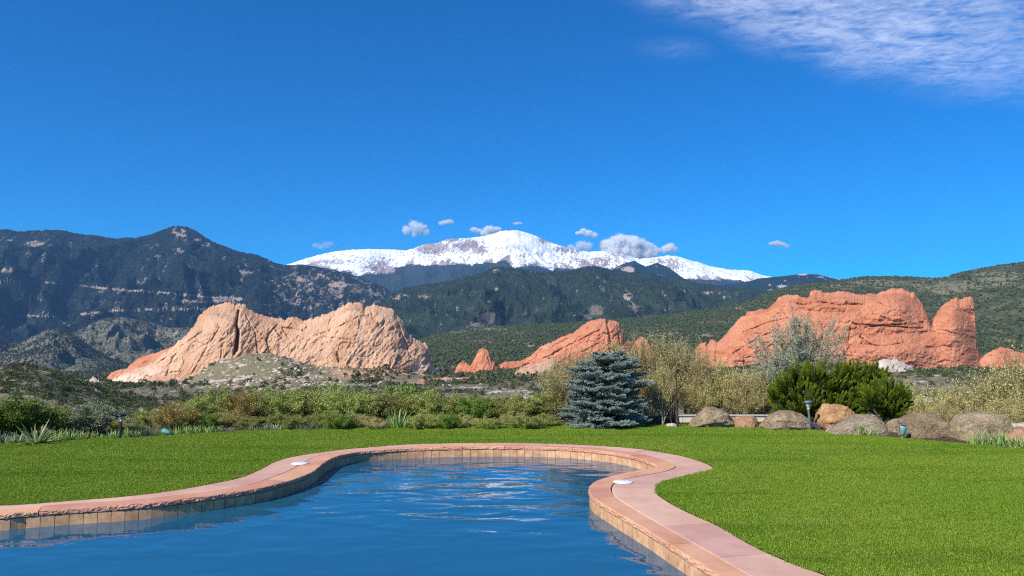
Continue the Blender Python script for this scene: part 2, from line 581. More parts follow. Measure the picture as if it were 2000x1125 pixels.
# --- dark knobs and shoulders in front of the peak
r = Ridge([(1100, 640), (1185, 537), (1200, 524), (1215, 516), (1240, 509), (1262, 520), (1272, 517), (1286, 512), (1310, 524), (1340, 546), (1400, 600)], 11400, 640, 9600, 120, 600, rows=80, seed=2.2)
py = r.pix()
r.mesh("mountain_shoulder", forest_mat("spruce slope", 26, (0.010, 0.020, 0.018), (0.026, 0.038, 0.028), (0.34, 0.25, 0.21), (0.46, 0.36, 0.31)).m,
       dict(rock=blobs(r.PX, py, [(1228, 527, 16, 8, .95), (1210, 522, 8, 4, .6), (1288, 540, 20, 7, .5), (1284, 520, 6, 4, .5)]), brush=0 * py))
r = Ridge([(1150, 640), (1250, 580), (1340, 552), (1400, 557), (1450, 552), (1490, 543), (1540, 538), (1575, 534), (1600, 536), (1640, 546), (1700, 556), (1800, 566), (2000, 560), (2300, 590)], 9600, 650, 7400, 160, 700, rows=90, seed=7.7)
py = r.pix()
r.mesh("mountain_shoulder", forest_mat("spruce slope", 24, (0.010, 0.020, 0.019), (0.024, 0.036, 0.028), (0.40, 0.33, 0.28), (0.62, 0.56, 0.5)).m,
       dict(rock=np.maximum(blobs(r.PX, py, [(1530, 560, 16, 5, .8), (1570, 536, 14, 2.2, 1.0), (1605, 541, 12, 2, .7), (1535, 548, 5, 3, .6), (1505, 566, 12, 3, .5)]),
                            0.45 * sstep(0.1, 0.35, fbm(r.X / 90, r.Y / 200, 2.2, 4))), brush=0 * py))

# --- long forested mountain on the left
LM = [(-420, 470), (-200, 440), (-60, 452), (0, 449), (30, 452), (60, 451), (85, 449), (110, 452), (140, 457), (175, 459), (200, 464), (222, 467), (245, 464), (262, 464), (285, 458), (305, 450),
      (325, 444), (345, 441), (360, 443), (375, 449), (395, 462), (420, 478), (445, 488), (470, 496), (500, 500), (530, 513), (550, 518), (590, 516), (620, 521), (650, 526),
      (690, 540), (720, 549), (750, 561), (772, 578), (800, 610), (860, 660)]
left = Ridge(LM, 8400, 715, 5000, 700, 900, step=1.8, rows=210, p=0.95, seed=1.4, aniso=2.0, crest_noise=0.7)
py = left.pix(); px = left.PX
ln = fbm(left.X / 120, left.Y / 170, 3.9, 4)
rock = blobs(px, py, [(343, 455, 15, 9, 1.0), (352, 462, 10, 6, .9), (385, 467, 14, 6, .75), (400, 478, 12, 5, .75), (345, 490, 14, 7, .85), (62, 476, 18, 6, .95), (10, 470, 12, 3, .6),
                      (110, 468, 8, 4, .6), (238, 480, 8, 5, .85), (228, 488, 6, 5, .5), (10, 528, 16, 6, .75), (200, 511, 10, 3, .7), (115, 518, 6, 3, .6), (590, 545, 18, 9, .85),
                      (605, 552, 14, 6, .7), (660, 556, 26, 7, .85), (690, 557, 14, 4, .8), (550, 577, 10, 8, .8), (660, 580, 16, 8, .65), (470, 520, 14, 6, .6), (480, 530, 22, 10, .55), (435, 503, 8, 4, .6),
                      (600, 602, 14, 6, .6), (620, 590, 14, 6, .55), (92, 611, 12, 4, .95), (578, 532, 10, 4, .5), (520, 545, 20, 6, .45), (735, 575, 20, 8, .5)])
road = lines(px, py, [([(85, 551), (170, 560), (257, 568), (311, 571), (396, 580), (475, 583)], 2.5), ([(342, 587), (396, 590), (474, 585)], 2.8),
                      ([(157, 614), (224, 607), (323, 603), (400, 604), (420, 604)], 2.5), ([(-60, 552), (33, 551)], 1.6), ([(30, 616), (120, 618)], 1.3)])
fn = fbm(left.X / 38, left.Y / 60, 6.6, 4, 0.6)
rock = np.maximum(rock * np.clip(0.95 + 1.6 * ln + 3.2 * fn, 0.0, 1.5), road * np.clip(1.05 + 0.9 * ln + 0.9 * fn, 0.3, 1.1))
rock = np.maximum(rock, 0.52 * sstep(0.08, 0.4, fbm(left.X / 70, left.Y / 110, 7.7, 4) + 0.25 * sstep(480, 560, px)))
brush = blobs(px, py, [(190, 590, 40, 6, .55), (270, 552, 30, 6, .45), (390, 585, 60, 6, .5), (700, 570, 30, 10, .4), (360, 560, 120, 12, .3), (600, 570, 100, 20, .35)])
brush = np.clip(brush + 0.30 * sstep(0.0, 0.4, fbm(left.X / 260, left.Y / 330, 12.4, 4)), 0, 1)
left.mesh("forested_mountain", forest_mat("pine mountain", 17, (0.012, 0.019, 0.019), (0.036, 0.044, 0.034)).m, dict(rock=rock, brush=brush))
pine1 = cone_mat("blue green pine", (0.007, 0.013, 0.013), (0.034, 0.047, 0.033))
rng = np.random.RandomState(3)
scatter_cones(left, 95000, rng, 13, np.clip(1.0 - 1.5 * rock - 0.5 * brush, 0.02, 1), "pine_forest", pine1, px1=880)

# --- forested mountain in the middle
MM = [(590, 700), (690, 645), (730, 610), (750, 588), (764, 573), (800, 562), (830, 556), (870, 550), (900, 547), (925, 541), (945, 534), (965, 526), (990, 523), (1020, 526), (1050, 530), (1075, 532), (1110, 531), (1130, 526),
      (1150, 520), (1162, 519), (1180, 523), (1200, 528), (1240, 536), (1280, 537), (1310, 541), (1335, 546), (1370, 556), (1400, 563), (1430, 566), (1460, 567), (1500, 570), (1560, 580), (1700, 600), (1900, 640)]
mid = Ridge(MM, 6500, 702, 3500, 420, 600, step=1.8, rows=170, p=0.95, seed=5.1, aniso=2.2, crest_noise=0.7)
py = mid.pix(); px = mid.PX
ln = fbm(mid.X / 90, mid.Y / 130, 3.1, 4)
rock = blobs(px, py, [(790, 558, 18, 4, .7), (810, 552, 14, 3, .7), (780, 580, 18, 9, .75), (970, 529, 10, 4, .9), (968, 565, 8, 4, .6), (1040, 532, 10, 3, .5), (1225, 580, 14, 14, .62), (1240, 600, 16, 14, .6),
                      (1300, 604, 9, 3, .8), (1195, 580, 6, 12, .5), (1385, 572, 16, 6, .65), (1420, 580, 14, 5, .6), (1165, 542, 6, 2, .6), (1085, 580, 4, 3, .7), (1100, 592, 4, 4, .6),
                      (850, 600, 4, 20, .4), (1440, 570, 6, 4, .5), (830, 580, 20, 8, .5)])
fn = fbm(mid.X / 30, mid.Y / 48, 6.6, 4, 0.6)
rock = np.maximum(rock * np.clip(0.95 + 1.6 * ln + 3.2 * fn, 0.0, 1.5), 0.50 * sstep(0.08, 0.4, fbm(mid.X / 55, mid.Y / 90, 7.1, 4)))
rock = np.maximum(rock, .8 * lines(px, py, [([(840, 628), (855, 610), (870, 592), (885, 575)], 2.5)]) * np.clip(.6 + 1.5 * ln, 0, 1))
brush = blobs(px, py, [(955, 622, 26, 14, 1.0), (940, 632, 24, 8, 1.0), (1165, 606, 17, 13, .95), (1150, 618, 12, 8, .8), (1240, 605, 22, 14, .6), (915, 605, 10, 10, .4), (860, 635, 8, 12, .5)])
mid.mesh("forested_mountain", forest_mat("fir mountain", 14, (0.018, 0.031, 0.022), (0.048, 0.062, 0.038), brush=((0.115, 0.10, 0.078), (0.20, 0.17, 0.135))).m, dict(rock=rock, brush=brush))
pine2 = cone_mat("grey green fir", (0.014, 0.026, 0.018), (0.046, 0.064, 0.036))
scatter_cones(mid, 80000, rng, 10.5, np.clip(1.0 - 1.4 * rock - 0.95 * brush, 0.02, 1), "fir_forest", pine2, px0=600, px1=1700)

# --- brushy foothills at the left
def brush_hill(crest, dc, df, fy, seed, name, amp, n, dens=0.35, wl=260):
    h = Ridge(crest, dc, fy, df, amp, wl, step=2.0, rows=90, seed=seed, aniso=1.8, p=0.9, crest_noise=0.5)
    p = h.pix()
    ln = fbm(h.X / 140, h.Y / 200, seed, 4)
    rk = 0.45 * sstep(0.05, 0.4, fbm(h.X / 45, h.Y / 80, seed + 3, 4)) + blobs(h.PX, p, [(110, 645, 10, 3, .5), (275, 655, 14, 8, .6), (250, 665, 14, 6, .55), (230, 690, 8, 4, .6), (285, 640, 6, 10, .55), (330, 650, 30, 10, .5)])
    br = np.clip(0.75 + 0.9 * ln, 0, 1)
    h.mesh(name, forest_mat("brushy hill", 10, (0.030, 0.038, 0.028), (0.06, 0.062, 0.042), (0.28, 0.20, 0.15), (0.40, 0.30, 0.235), ((0.095, 0.096, 0.062), (0.19, 0.175, 0.12))).m, dict(rock=rk, brush=br))
    scatter_cones(h, n, rng, 6.5, np.clip(dens + 1.1 * sstep(-0.05, 0.2, -ln), 0.02, 1), "scrub_oak", cone_mat("dark scrub oak", (0.018, 0.026, 0.016), (0.045, 0.055, 0.032)), px1=700, wide=0.55)
brush_hill([(60, 715), (110, 668), (150, 647), (180, 634), (210, 624), (240, 619), (270, 625), (300, 632), (330, 640), (370, 640), (400, 645), (450, 655), (520, 690), (640, 720)], 4700, 3600, 722, 8.3, "brushy_foothill", 270, 18000)
brush_hill([(-300, 640), (-120, 655), (-40, 668), (0, 664), (20, 672), (45, 668), (70, 655), (95, 645), (115, 641), (135, 650), (165, 668), (200, 690), (240, 708), (300, 722), (380, 730)], 3900, 2700, 726, 6.1, "brushy_foothill", 170, 16000, 0.3)

# --- green scrub hills at the right
GH = [(700, 700), (780, 680), (830, 660), (870, 650), (905, 643), (960, 638), (1010, 635), (1060, 633), (1110, 631), (1160, 628), (1220, 621), (1290, 616), (1350, 609), (1400, 602), (1440, 595), (1470, 585), (1500, 572),
      (1530, 562), (1560, 556), (1600, 552), (1650, 545), (1690, 540), (1740, 539), (1790, 541), (1830, 543), (1855, 540), (1880, 531), (1920, 523), (1960, 516), (2000, 512), (2100, 503), (2300, 505)]
green = Ridge(GH, 3300, 724, 1480, 55, 260, step=2.0, rows=170, p=1.0, seed=3.7, aniso=2.2, crest_noise=0.6)
py = green.pix(); px = green.PX
ln = fbm(green.X / 90, green.Y / 160, 3.6, 4)
grassy = blobs(px, py, [(950, 643, 60, 5, 1.0), (890, 648, 40, 5, .9), (1000, 650, 60, 8, .5), (1720, 553, 90, 12, .7), (1850, 560, 110, 22, .75), (1950, 545, 80, 25, .75), (1640, 560, 60, 8, .6), (1560, 565, 40, 5, .5), (1900, 600, 60, 20, .3)])
rock = blobs(px, py, [(1015, 654, 8, 5, .5), (1440, 602, 24, 4, .65), (1330, 655, 90, 10, .5), (1250, 650, 60, 6, .4), (1000, 665, 5, 3, .5), (1050, 672, 70, 10, .5), (940, 668, 60, 8, .45), (1480, 590, 14, 3, .5)])
rock = rock * np.clip(0.9 + 1.6 * fbm(green.X / 30, green.Y / 50, 7.1, 4), 0.2, 1.4)
t = NT("scrub hill")
c = t.coord('Object')
n1 = t.noise(c, 0.02, 5, 0.6)
n2 = t.noise(c, 0.16, 4, 0.7)
col = t.mix(t.step(n1, 0.4, 0.6), (0.055, 0.062, 0.028), (0.115, 0.112, 0.058))
f = t.math('ADD', n2, -0.5)
col = t.mix(t.step(t.math('ADD', t.attr("brush"), t.math('MULTIPLY', f, 0.8)), 0.35, 0.65), col, t.mix(t.step(n2, .35, .65), (0.145, 0.135, 0.075), (0.25, 0.225, 0.135)))
col = t.mix(t.step(t.math('ADD', t.attr("rock"), t.math('MULTIPLY', f, 1.4)), 0.42, 0.6), col, t.mix(n1, (0.40, 0.23, 0.15), (0.52, 0.37, 0.27)))
t.bsdf(col, 0.95, 0.05, t.bump(n2, 0.8, 3.0))
green.mesh("green_hill", t.m, dict(rock=rock, brush=np.clip(grassy + 0.35 * ln, 0, 1)))

def scatter_blobs(ridge, n, rng, size, dens, name, mat, px0, px1):
    """round scrub bushes all over a hill: one mass"""
    PXr = rng.uniform(px0, px1, n)
    Vr = rng.uniform(0.0, 1.0, n) ** 0.8
    cols = ridge.PX[0]; v = ridge.V[:, 0]
    ci = np.clip((PXr - cols[0]) / (cols[1] - cols[0]), 0, len(cols) - 1.001).astype(int)
    ri = np.interp(Vr, v[v <= 1], np.arange((v <= 1).sum())).astype(int)
    X = ridge.X[ri, ci] + rng.uniform(-4, 4, n); Y = ridge.Y[ri, ci] + rng.uniform(-5, 5, n); Z = ridge.Z[ri, ci]
    keep = rng.uniform(size=n) < dens[ri, ci]
    return blob_mass(np.stack([X[keep], Y[keep], Z[keep]], -1), size, rng, name, mat)

ICO_V = None
def ico(level=1):
    import bmesh
    bm = bmesh.new()
    bmesh.ops.create_icosphere(bm, subdivisions=level, radius=1.0)
    V = np.array([v.co[:] for v in bm.verts]); F = np.array([[v.index for v in f.verts] for f in bm.faces])
    bm.free()
    return V, F

def blob_mass(P, size, rng, name, mat, level=1):
    V0, F0 = ico(level)
    m = len(P)
    s = size * rng.uniform(0.5, 1.35, m)[:, None, None] * (1 + rng.uniform(-.35, .35, (m, len(V0), 1)))
    V = V0[None] * s * np.array([1.05, 1.05, 0.85])
    V = V + P[:, None, :] + np.array([0, 0, 0.35 * size])
    F = F0[None] + (np.arange(m) * len(V0))[:, None, None]
    me = mesh_np(name, [(V.reshape(-1, 3), F.reshape(-1, 3), 0, np.repeat(rng.uniform(0, 1, m), len(F0)))], [mat])
    o = link(name, me)
    tag(o, kind='stuff')
    return o

oak = cone_mat("green scrub oak", (0.024, 0.038, 0.014), (0.092, 0.108, 0.044))
scatter_blobs(green, 42000, rng, 3.4, np.clip(0.9 - 0.85 * grassy - 1.0 * rock + 1.2 * ln, 0.05, 1), "scrub_oak", oak, 740, 2080)

# ------------------------------------------------------------------ sandstone formations
def rock_mat(name, c1, c2, c3, s=1.0, stretch=(1, 1, 1), rot=(0, 0, 0), pale=(0.62, 0.50, 0.40)):
    t = NT(name)
    c = t.coord('Object', stretch, rot)
    c0 = t.coord('Object')
    n1 = t.noise(c, 0.030 * s, 6, 0.62, 0.6)
    n2 = t.noise(c0, 0.012 * s, 4, 0.55)
    n3 = t.noise(c, 0.16 * s, 5, 0.65)
    col = t.mix(t.step(n1, 0.34, 0.66), c1, c2)
    col = t.mix(t.step(n2, 0.42, 0.68), col, c3)
    f = t.math('ADD', n3, -0.5)
    col = t.mix(t.step(t.math('ADD', t.attr("pale"), t.math('MULTIPLY', f, 0.9)), 0.3, 0.75), col, pale)
    col = t.mix(t.math('MULTIPLY', t.step(t.math('ADD', t.attr("lichen"), t.math('MULTIPLY', f, 0.9)), 0.35, 0.7), 0.75), col, (0.24, 0.19, 0.125))
    # small dark spots in scattered patches, in the colour alone
    v = t.n("ShaderNodeTexVoronoi")
    t.l(c, v.inputs['Vector'])
    v.inputs['Scale'].default_value = 0.13 * s
    pk = t.math('MULTIPLY', t.step(v.outputs['Distance'], 0.20, 0.06), t.step(t.noise(c0, 0.03 * s, 3), 0.52, 0.62))
    col = t.mix(t.math('MULTIPLY', pk, 0.55), col, (0.12, 0.055, 0.035))
    n4 = t.noise(c, 0.55 * s, 5, 0.7)
    col = t.mix(t.math('MULTIPLY', t.step(n4, 0.50, 0.36), 0.40), col, tuple(x * 0.62 for x in c1))
    col = t.mix(t.math('MULTIPLY', t.step(n4, 0.56, 0.70), 0.35), col, tuple(min(1, x * 1.22) for x in c2))
    t.bsdf(col, 0.92, 0.12, t.bump(t.math('ADD', n3, t.math('MULTIPLY', n4, 0.45)), 1.0, 3.2 / s))
    return t.m

def pt_seg_dist(PX, PY, pts):
    d = np.full(PX.shape, 1e9)
    p = np.array(pts, float)
    for a, b in zip(p[:-1], p[1:]):
        ab = b - a
        tt = np.clip(((PX - a[0]) * ab[0] + (PY - a[1]) * ab[1]) / (ab @ ab + 1e-9), 0, 1)
        d = np.minimum(d, np.hypot(PX - a[0] - tt * ab[0], PY - a[1] - tt * ab[1]))
    return d

def fin(name, crest, Y, base_y, thick, mat, label, group=None, lean=0.35, rough=5.0, strata=(0.0, 1.0), cracks=(), humps=(), pale=(), lichen=(), seed=0.0,
        step=0.9, rows=120, sag=0.0, facet=1.0, ksm=26, cn=0.7, cat="rock formation", bury=14.0, grain=(26.0, 16.0), round_=0.55):
    """a fin of rock: crest outline at distance Y, a leaning weathered front, a rounded back, metres thick"""
    cr = crest_fn(crest)
    cols = np.arange(crest[0][0], crest[-1][0] + 0.01, step)
    ct = cr(cols) + cn * (fbm(cols / 3.1, seed, 2.2, 4) + 1.1 * cells(cols / 5.5, 0 * cols + seed, int(seed * 11)) + 0.5 * cells(cols / 2.2, 0 * cols + seed, int(seed * 13)))
    ztop = at(cols, ct, Y)[2]
    zb = np.array([zy(base_y, Y)] * len(cols)) - bury if np.isscalar(base_y) else zy(0, Y) * 0 + np.array([zy(b, Y) for b in crest_fn(base_y)(cols)]) - bury
    ztop = np.maximum(ztop, zb + 1.0)
    s = np.linspace(-1, 1, len(cols))
    endw = np.sqrt(np.clip(1 - np.abs(s) ** 10, 0, 1))
    kw = max(5, int(ksm / step))
    ker = np.hanning(2 * kw + 1); ker /= ker.sum()
    zs = np.convolve(np.pad(ztop, kw, mode='edge'), ker, mode='valid')
    hv = np.clip((zs - zb) / (ztop - zb).max(), 0.15, 1)
    vf = np.linspace(0, 1, rows)
    vb = np.linspace(1, 0, rows // 3)[1:]
    V = np.concatenate([vf, vb])[:, None]
    back = np.concatenate([np.zeros(rows), np.ones(len(vb))])[:, None]
    Z = zb[None] + (ztop - zb)[None] * V
    Vs = np.clip((Z - zb[None]) / np.maximum(zs - zb, 1)[None], 0, 1)
    prof = np.maximum((1 - Vs ** 2.2) ** round_, 0.13) * np.clip(1 - V ** 16, 0, 1) ** 0.5 * thick * (0.35 + 0.65 * hv[None])
    prof = prof * endw[None]
    yoff = np.where(back > 0, prof * 0.8, -prof)
    X = xp(cols, Y)[None] + 0 * V
    PXg = cols[None] + 0 * V
    PYg = 675 - (Z - CAM_H) / Y * 1500.0
    leanoff = lean * np.minimum(Z - zs[None], 0) * (1 - back) * 0.5
    # weathering of the face
    ca, sa = math.cos(strata[0]), math.sin(strata[0])
    u = X * ca + Z * sa
    w = -X * sa + Z * ca
    g0, g1 = grain
    d = rough * (0.9 * (ridged(u / (g0 * strata[1]), w / g0, seed, 5, 0.55) - 0.6) + 0.9 * fbm(X / 60, Z / 60, seed + 4, 3) + 0.45 * fbm(u / (g1 * strata[1]), w / (g1 * 0.45), seed + 7, 5, 0.6))
    d = d + rough * 0.30 * (ridged(u / 9.0, w / 5.0, seed + 21, 5, 0.62) - 0.6) + rough * 0.22 * np.abs(fbm(X / 11, Z / 14, seed + 41, 4, 0.65)) * 2
    uw = u + 5 * fbm(X / 16, Z / 16, seed + 3, 3); ww = w + 5 * fbm(X / 16, Z / 16, seed + 13, 3)
    d = d + rough * facet * (0.42 * cells(uw / 30, ww / 13, int(seed * 7)) + 0.24 * cells(uw / 12, ww / 5.5, int(seed * 5) + 9) + 0.10 * cells(uw / 5, ww / 2.6, int(seed * 3) + 5))
    cmod = np.clip(0.75 + 1.3 * fbm(PXg / 14, PYg / 14, seed + 31, 3), 0.08, 1.3)
    for pts, wd, dp in cracks:
        d = d - dp * (cmod if dp < 9 else 1.0) * np.exp(-(pt_seg_dist(PXg, PYg + 0.8 * fbm(PXg / 5, PYg / 5, seed, 3) * 3, pts) / wd) ** 2)
    for hx, hy, sx, sy, a in humps:
        d = d + a * np.exp(-((PXg - hx) / sx) ** 2 - ((PYg - hy) / sy) ** 2)
    fade = np.clip((1 - V) * 9, 0.12, 1) * endw[None]
    yy = Y + yoff + leanoff - np.where(back > 0, -0.3, 1.0) * d * fade
    pal = np.clip(blobs(PXg, PYg, pale), 0, 1) if len(pale) else 0 * PXg
    lic = np.clip(blobs(PXg, PYg, lichen), 0, 1) if len(lichen) else 0 * PXg
    # keep the crest where it stands in the view: scale x,z with the actual distance
    k = (yy / Y)
    X2 = X * k
    Z2 = CAM_H + (Z - CAM_H) * (1 + (k - 1) * V)
    ox, oy, oz = float(X2.mean()), float(yy.mean()), float(zb.min())
    me = mesh_np(name, [(np.stack([X2 - ox, yy - oy, Z2 - oz], -1), grid_faces(len(V), len(cols)), 0, None)], [mat], True, dict(pale=pal, lichen=lic))
    o = link(name, me, loc=(ox, oy, oz))
    tag(o, label, cat, group)
    return o

PALE_R = rock_mat("pale pink sandstone", (0.50, 0.265, 0.150), (0.70, 0.44, 0.275), (0.63, 0.385, 0.245), 1.0, (1, 1, 0.45), (0, 0.45, 0), (0.74, 0.57, 0.42))
RED_R = rock_mat("red sandstone", (0.53, 0.185, 0.092), (0.69, 0.305, 0.170), (0.61, 0.250, 0.135), 1.0, (1, 1, 1.6), (0, 0.25, 0), (0.66, 0.36, 0.24))
WHITE_R = rock_mat("white gypsum rock", (0.48, 0.39, 0.31), (0.66, 0.58, 0.49), (0.56, 0.46, 0.37), 2.0, (1, 1, 1.5))

GRAY = [(216, 752), (222, 746), (230, 739), (242, 731), (258, 724), (270, 719), (284, 716), (302, 706), (318, 694), (330, 684), (354, 664), (370, 648), (381, 636), (390, 615), (402, 604), (412, 599), (423, 595), (435, 592), (441, 588),
        (456, 593), (470, 594), (481, 597), (487, 604), (500, 611), (518, 616), (536, 621), (543, 624), (551, 621), (556, 625), (569, 619), (588, 623), (593, 627), (615, 620), (636, 613), (657, 605), (668, 600), (674, 595), (681, 591), (693, 590), (704, 591),
        (708, 596), (711, 600), (716, 598), (724, 599), (730, 594), (736, 597), (748, 601), (763, 601), (770, 608), (776, 616), (784, 623), (793, 640), (799, 650), (808, 659), (820, 667), (826, 671), (829, 669), (832, 669), (837, 677), (841, 698), (845, 712), (852, 720), (860, 725), (866, 733)]
fin("pale_rock_fin", GRAY, 1150, [(216, 760), (330, 765), (420, 740), (480, 720), (560, 712), (650, 726), (866, 745)], 52, PALE_R,
    "huge pale pink sandstone ridge with two humps and a black crack", lean=0.55, rough=6.0, strata=(0.85, 2.0), seed=2.5, cn=1.6, facet=0.48,
    cracks=[([(466, 608), (462, 634), (466, 650), (463, 668), (460, 690)], 2.4, 16), ([(466, 645), (465, 684)], 3.2, 16), ([(380, 676), (382, 690)], 1.5, 5), ([(436, 676), (434, 698)], 1.4, 5), ([(552, 640), (560, 652), (572, 672)], 1.5, 5), ([(540, 645), (552, 662), (570, 676)], 1.4, 4),
            ([(556, 640), (575, 643), (592, 645)], 1.2, 5), ([(360, 672), (340, 700), (330, 730)], 1.4, 4), ([(395, 650), (350, 680), (310, 712)], 1.5, 5), ([(430, 640), (400, 690), (372, 740)], 1.5, 4),
            ([(725, 604), (728, 622), (745, 640), (752, 628)], 1.3, 5), ([(775, 620), (785, 650), (800, 690), (830, 720)], 1.6, 5), ([(782, 650), (782, 657)], 1.6, 6), ([(800, 668), (806, 674)], 1.5, 5), ([(748, 630), (752, 640), (745, 648)], 1.0, 3),
            ([(660, 690), (664, 706)], 2.0, 7), ([(600, 640), (640, 660), (690, 665)], 1.2, 3), ([(620, 655), (660, 640), (700, 620)], 1.2, 3), ([(500, 640), (520, 660), (530, 690)], 1.4, 4), ([(480, 615), (500, 650), (505, 690)], 1.2, 4)],
    humps=[(440, 640, 40, 40, 8), (700, 640, 60, 40, 12), (560, 650, 30, 30, -6), (800, 700, 40, 30, 4)],
    pale=[(255, 742, 45, 16, .95), (300, 725, 40, 16, .6), (850, 726, 18, 12, .9), (820, 715, 30, 14, .7), (700, 690, 110, 22, .42), (440, 700, 40, 30, .25)],
    lichen=[(430, 615, 60, 16, .55), (390, 650, 22, 22, .5), (700, 605, 60, 10, .5), (660, 640, 40, 16, .25), (350, 690, 26, 16, .3), (545, 628, 50, 8, .3)])
fin("red_rock_outcrop", [(214, 738), (222, 728), (236, 722), (252, 720), (262, 709), (275, 700), (290, 693), (310, 688), (330, 680), (350, 672), (372, 668), (384, 690)], 1215, 745, 22, RED_R,
    "low red rock outcrop running down behind the left end of the pale ridge", rough=4.0, strata=(0.6, 2.0), seed=8.2, rows=50)

CAMEL = [(1352, 712), (1356, 704), (1357, 682), (1366, 671), (1378, 668), (1380, 674), (1388, 663), (1394, 664), (1399, 669), (1417, 653), (1423, 644), (1438, 628), (1447, 619), (1456, 616), (1459, 608), (1471, 609), (1484, 603), (1500, 604),
         (1512, 592), (1521, 581), (1530, 577), (1539, 575), (1548, 577), (1556, 575), (1566, 580), (1581, 581), (1583, 571), (1588, 567), (1594, 565), (1606, 568), (1610, 572), (1625, 571), (1636, 569), (1657, 570), (1684, 576), (1702, 572), (1711, 576), (1724, 569), (1731, 568), (1742, 563),
         (1763, 563), (1775, 568), (1780, 571), (1786, 570), (1793, 580), (1802, 593), (1811, 614), (1816, 630), (1818, 638), (1820, 626), (1829, 610), (1837, 600), (1845, 593), (1860, 584), (1870, 581), (1875, 585), (1888, 580), (1897, 580), (1901, 582), (1903, 589), (1904, 661), (1908, 685), (1914, 698), (1922, 704)]
fin("red_rock_fin", CAMEL, 1080, 716, 58, RED_R, "massive red sandstone ridge with humped crest and a separate blade at its right end",
    lean=0.5, rough=6.0, strata=(-0.12, 2.2), seed=5.5, ksm=70, facet=0.6, cn=0.8,
    cracks=[([(1379, 672), (1380, 700), (1378, 712)], 1.6, 9), ([(1400, 668), (1396, 690), (1395, 712)], 1.5, 5), ([(1818, 634), (1822, 648)], 2.0, 4), ([(1658, 628), (1668, 634), (1682, 638)], 1.6, 7), ([(1678, 658), (1690, 668), (1698, 672)], 1.6, 7),
            ([(1640, 630), (1700, 636), (1760, 640), (1800, 642)], 1.3, 6), ([(1690, 640), (1730, 636), (1770, 634)], 1.2, 5), ([(1680, 672), (1730, 676), (1770, 668)], 1.2, 4), ([(1545, 590), (1570, 596), (1600, 590), (1640, 596), (1680, 594)], 1.3, 5), ([(1580, 585), (1620, 580)], 1.2, 5), ([(1625, 624), (1640, 622)], 1.8, 5),
            ([(1720, 578), (1715, 590), (1730, 600)], 1.3, 4), ([(1870, 590), (1878, 604), (1886, 630), (1880, 640)], 1.3, 4), ([(1845, 600), (1860, 610)], 1.2, 4), ([(1450, 650), (1500, 630), (1540, 622)], 1.4, 4), ([(1430, 690), (1480, 660), (1520, 645)], 1.4, 4), ([(1440, 640), (1470, 620), (1500, 612)], 1.2, 3), ([(1610, 640), (1600, 680), (1605, 712)], 1.3, 4),
            ([(1660, 640), (1655, 670), (1665, 700)], 1.3, 3), ([(1848, 668), (1862, 670)], 1.2, 4)],
    humps=[(1594, 572, 14, 9, 7), (1650, 582, 60, 9, 8), (1745, 590, 45, 26, 14), (1740, 650, 80, 14, -7), (1750, 690, 80, 14, 7), (1862, 630, 26, 50, 12), (1540, 590, 30, 14, 6), (1420, 690, 50, 30, 6), (1610, 612, 70, 8, -5)],
    pale=[(1740, 655, 70, 12, .35), (1530, 660, 60, 20, .25), (1850, 690, 40, 10, .3), (1880, 640, 12, 40, .25)])
fin("red_rock_outcrop", [(1908, 706), (1918, 694), (1928, 688), (1938, 682), (1952, 678), (1966, 680), (1980, 686), (1995, 690), (2020, 694), (2050, 706)], 1000, 714, 14, RED_R,
    "low red rock outcrop just right of the blade of the big red ridge", rough=3.0, seed=4.4, rows=40)
MIDF = [(972, 722), (976, 712), (985, 707), (1000, 705), (1017, 705), (1037, 694), (1048, 684), (1055, 677), (1070, 671), (1082, 666), (1100, 657), (1112, 652), (1118, 653), (1125, 646), (1137, 635), (1146, 630), (1155, 626), (1172, 622), (1182, 622),
        (1186, 632), (1190, 624), (1202, 627), (1209, 631), (1210, 639), (1216, 647), (1217, 660), (1224, 664), (1232, 668), (1240, 690)]
fin("red_rock_fin", MIDF, 1350, 724, 46, RED_R, "red sandstone wedge climbing to a split top, behind the blue spruce", lean=0.5, rough=5.5, strata=(0.62, 2.6), seed=6.6,
    cracks=[([(1186, 626), (1188, 645), (1191, 662), (1190, 690)], 1.8, 12), ([(1180, 640), (1140, 660), (1100, 680), (1060, 700)], 1.3, 5), ([(1150, 640), (1110, 660), (1080, 676)], 1.3, 5), ([(1180, 665), (1130, 690), (1100, 710)], 1.3, 4), ([(1207, 640), (1210, 670)], 1.2, 4)], pale=[(1065, 678, 16, 10, .6), (1090, 668, 10, 6, .4)])
fin("red_rock_dome", [(1230, 690), (1236, 672), (1245, 662), (1250, 658), (1257, 658), (1263, 664), (1267, 672), (1275, 690)], 1330, 706, 10, RED_R, "small rounded red knob right of the split red wedge", rough=3.0, seed=1.6, rows=40)
fin("red_rock_dome", [(888, 728), (892, 718), (896, 710), (905, 705), (912, 709), (919, 716), (924, 706), (929, 697), (935, 683), (944, 680), (952, 683), (956, 689), (960, 702), (966, 707), (970, 713), (978, 726)], 1250, 730, 16, RED_R,
    "isolated red rock with one tall rounded knob and a low shoulder at its left", rough=3.5, seed=3.6, rows=60, strata=(1.1, 2.0), cracks=[([(920, 712), (924, 724)], 1.4, 4), ([(952, 690), (957, 712)], 1.2, 3)])
PINK_R = rock_mat("pinkish ledge rock", (0.46, 0.25, 0.15), (0.62, 0.41, 0.28), (0.54, 0.32, 0.21), 1.6, (1, 1, 2.0))
fin("rock_ledge", [(1002, 735), (1008, 722), (1020, 716), (1040, 712), (1056, 706), (1068, 702), (1080, 699), (1090, 700), (1092, 712), (1096, 735)], 1120, 738, 14, PINK_R, "cream and pink rock ledge dotted with shrubs below the red wedge", rough=5.0, cn=1.3, lean=1.0, seed=7.6, rows=40)
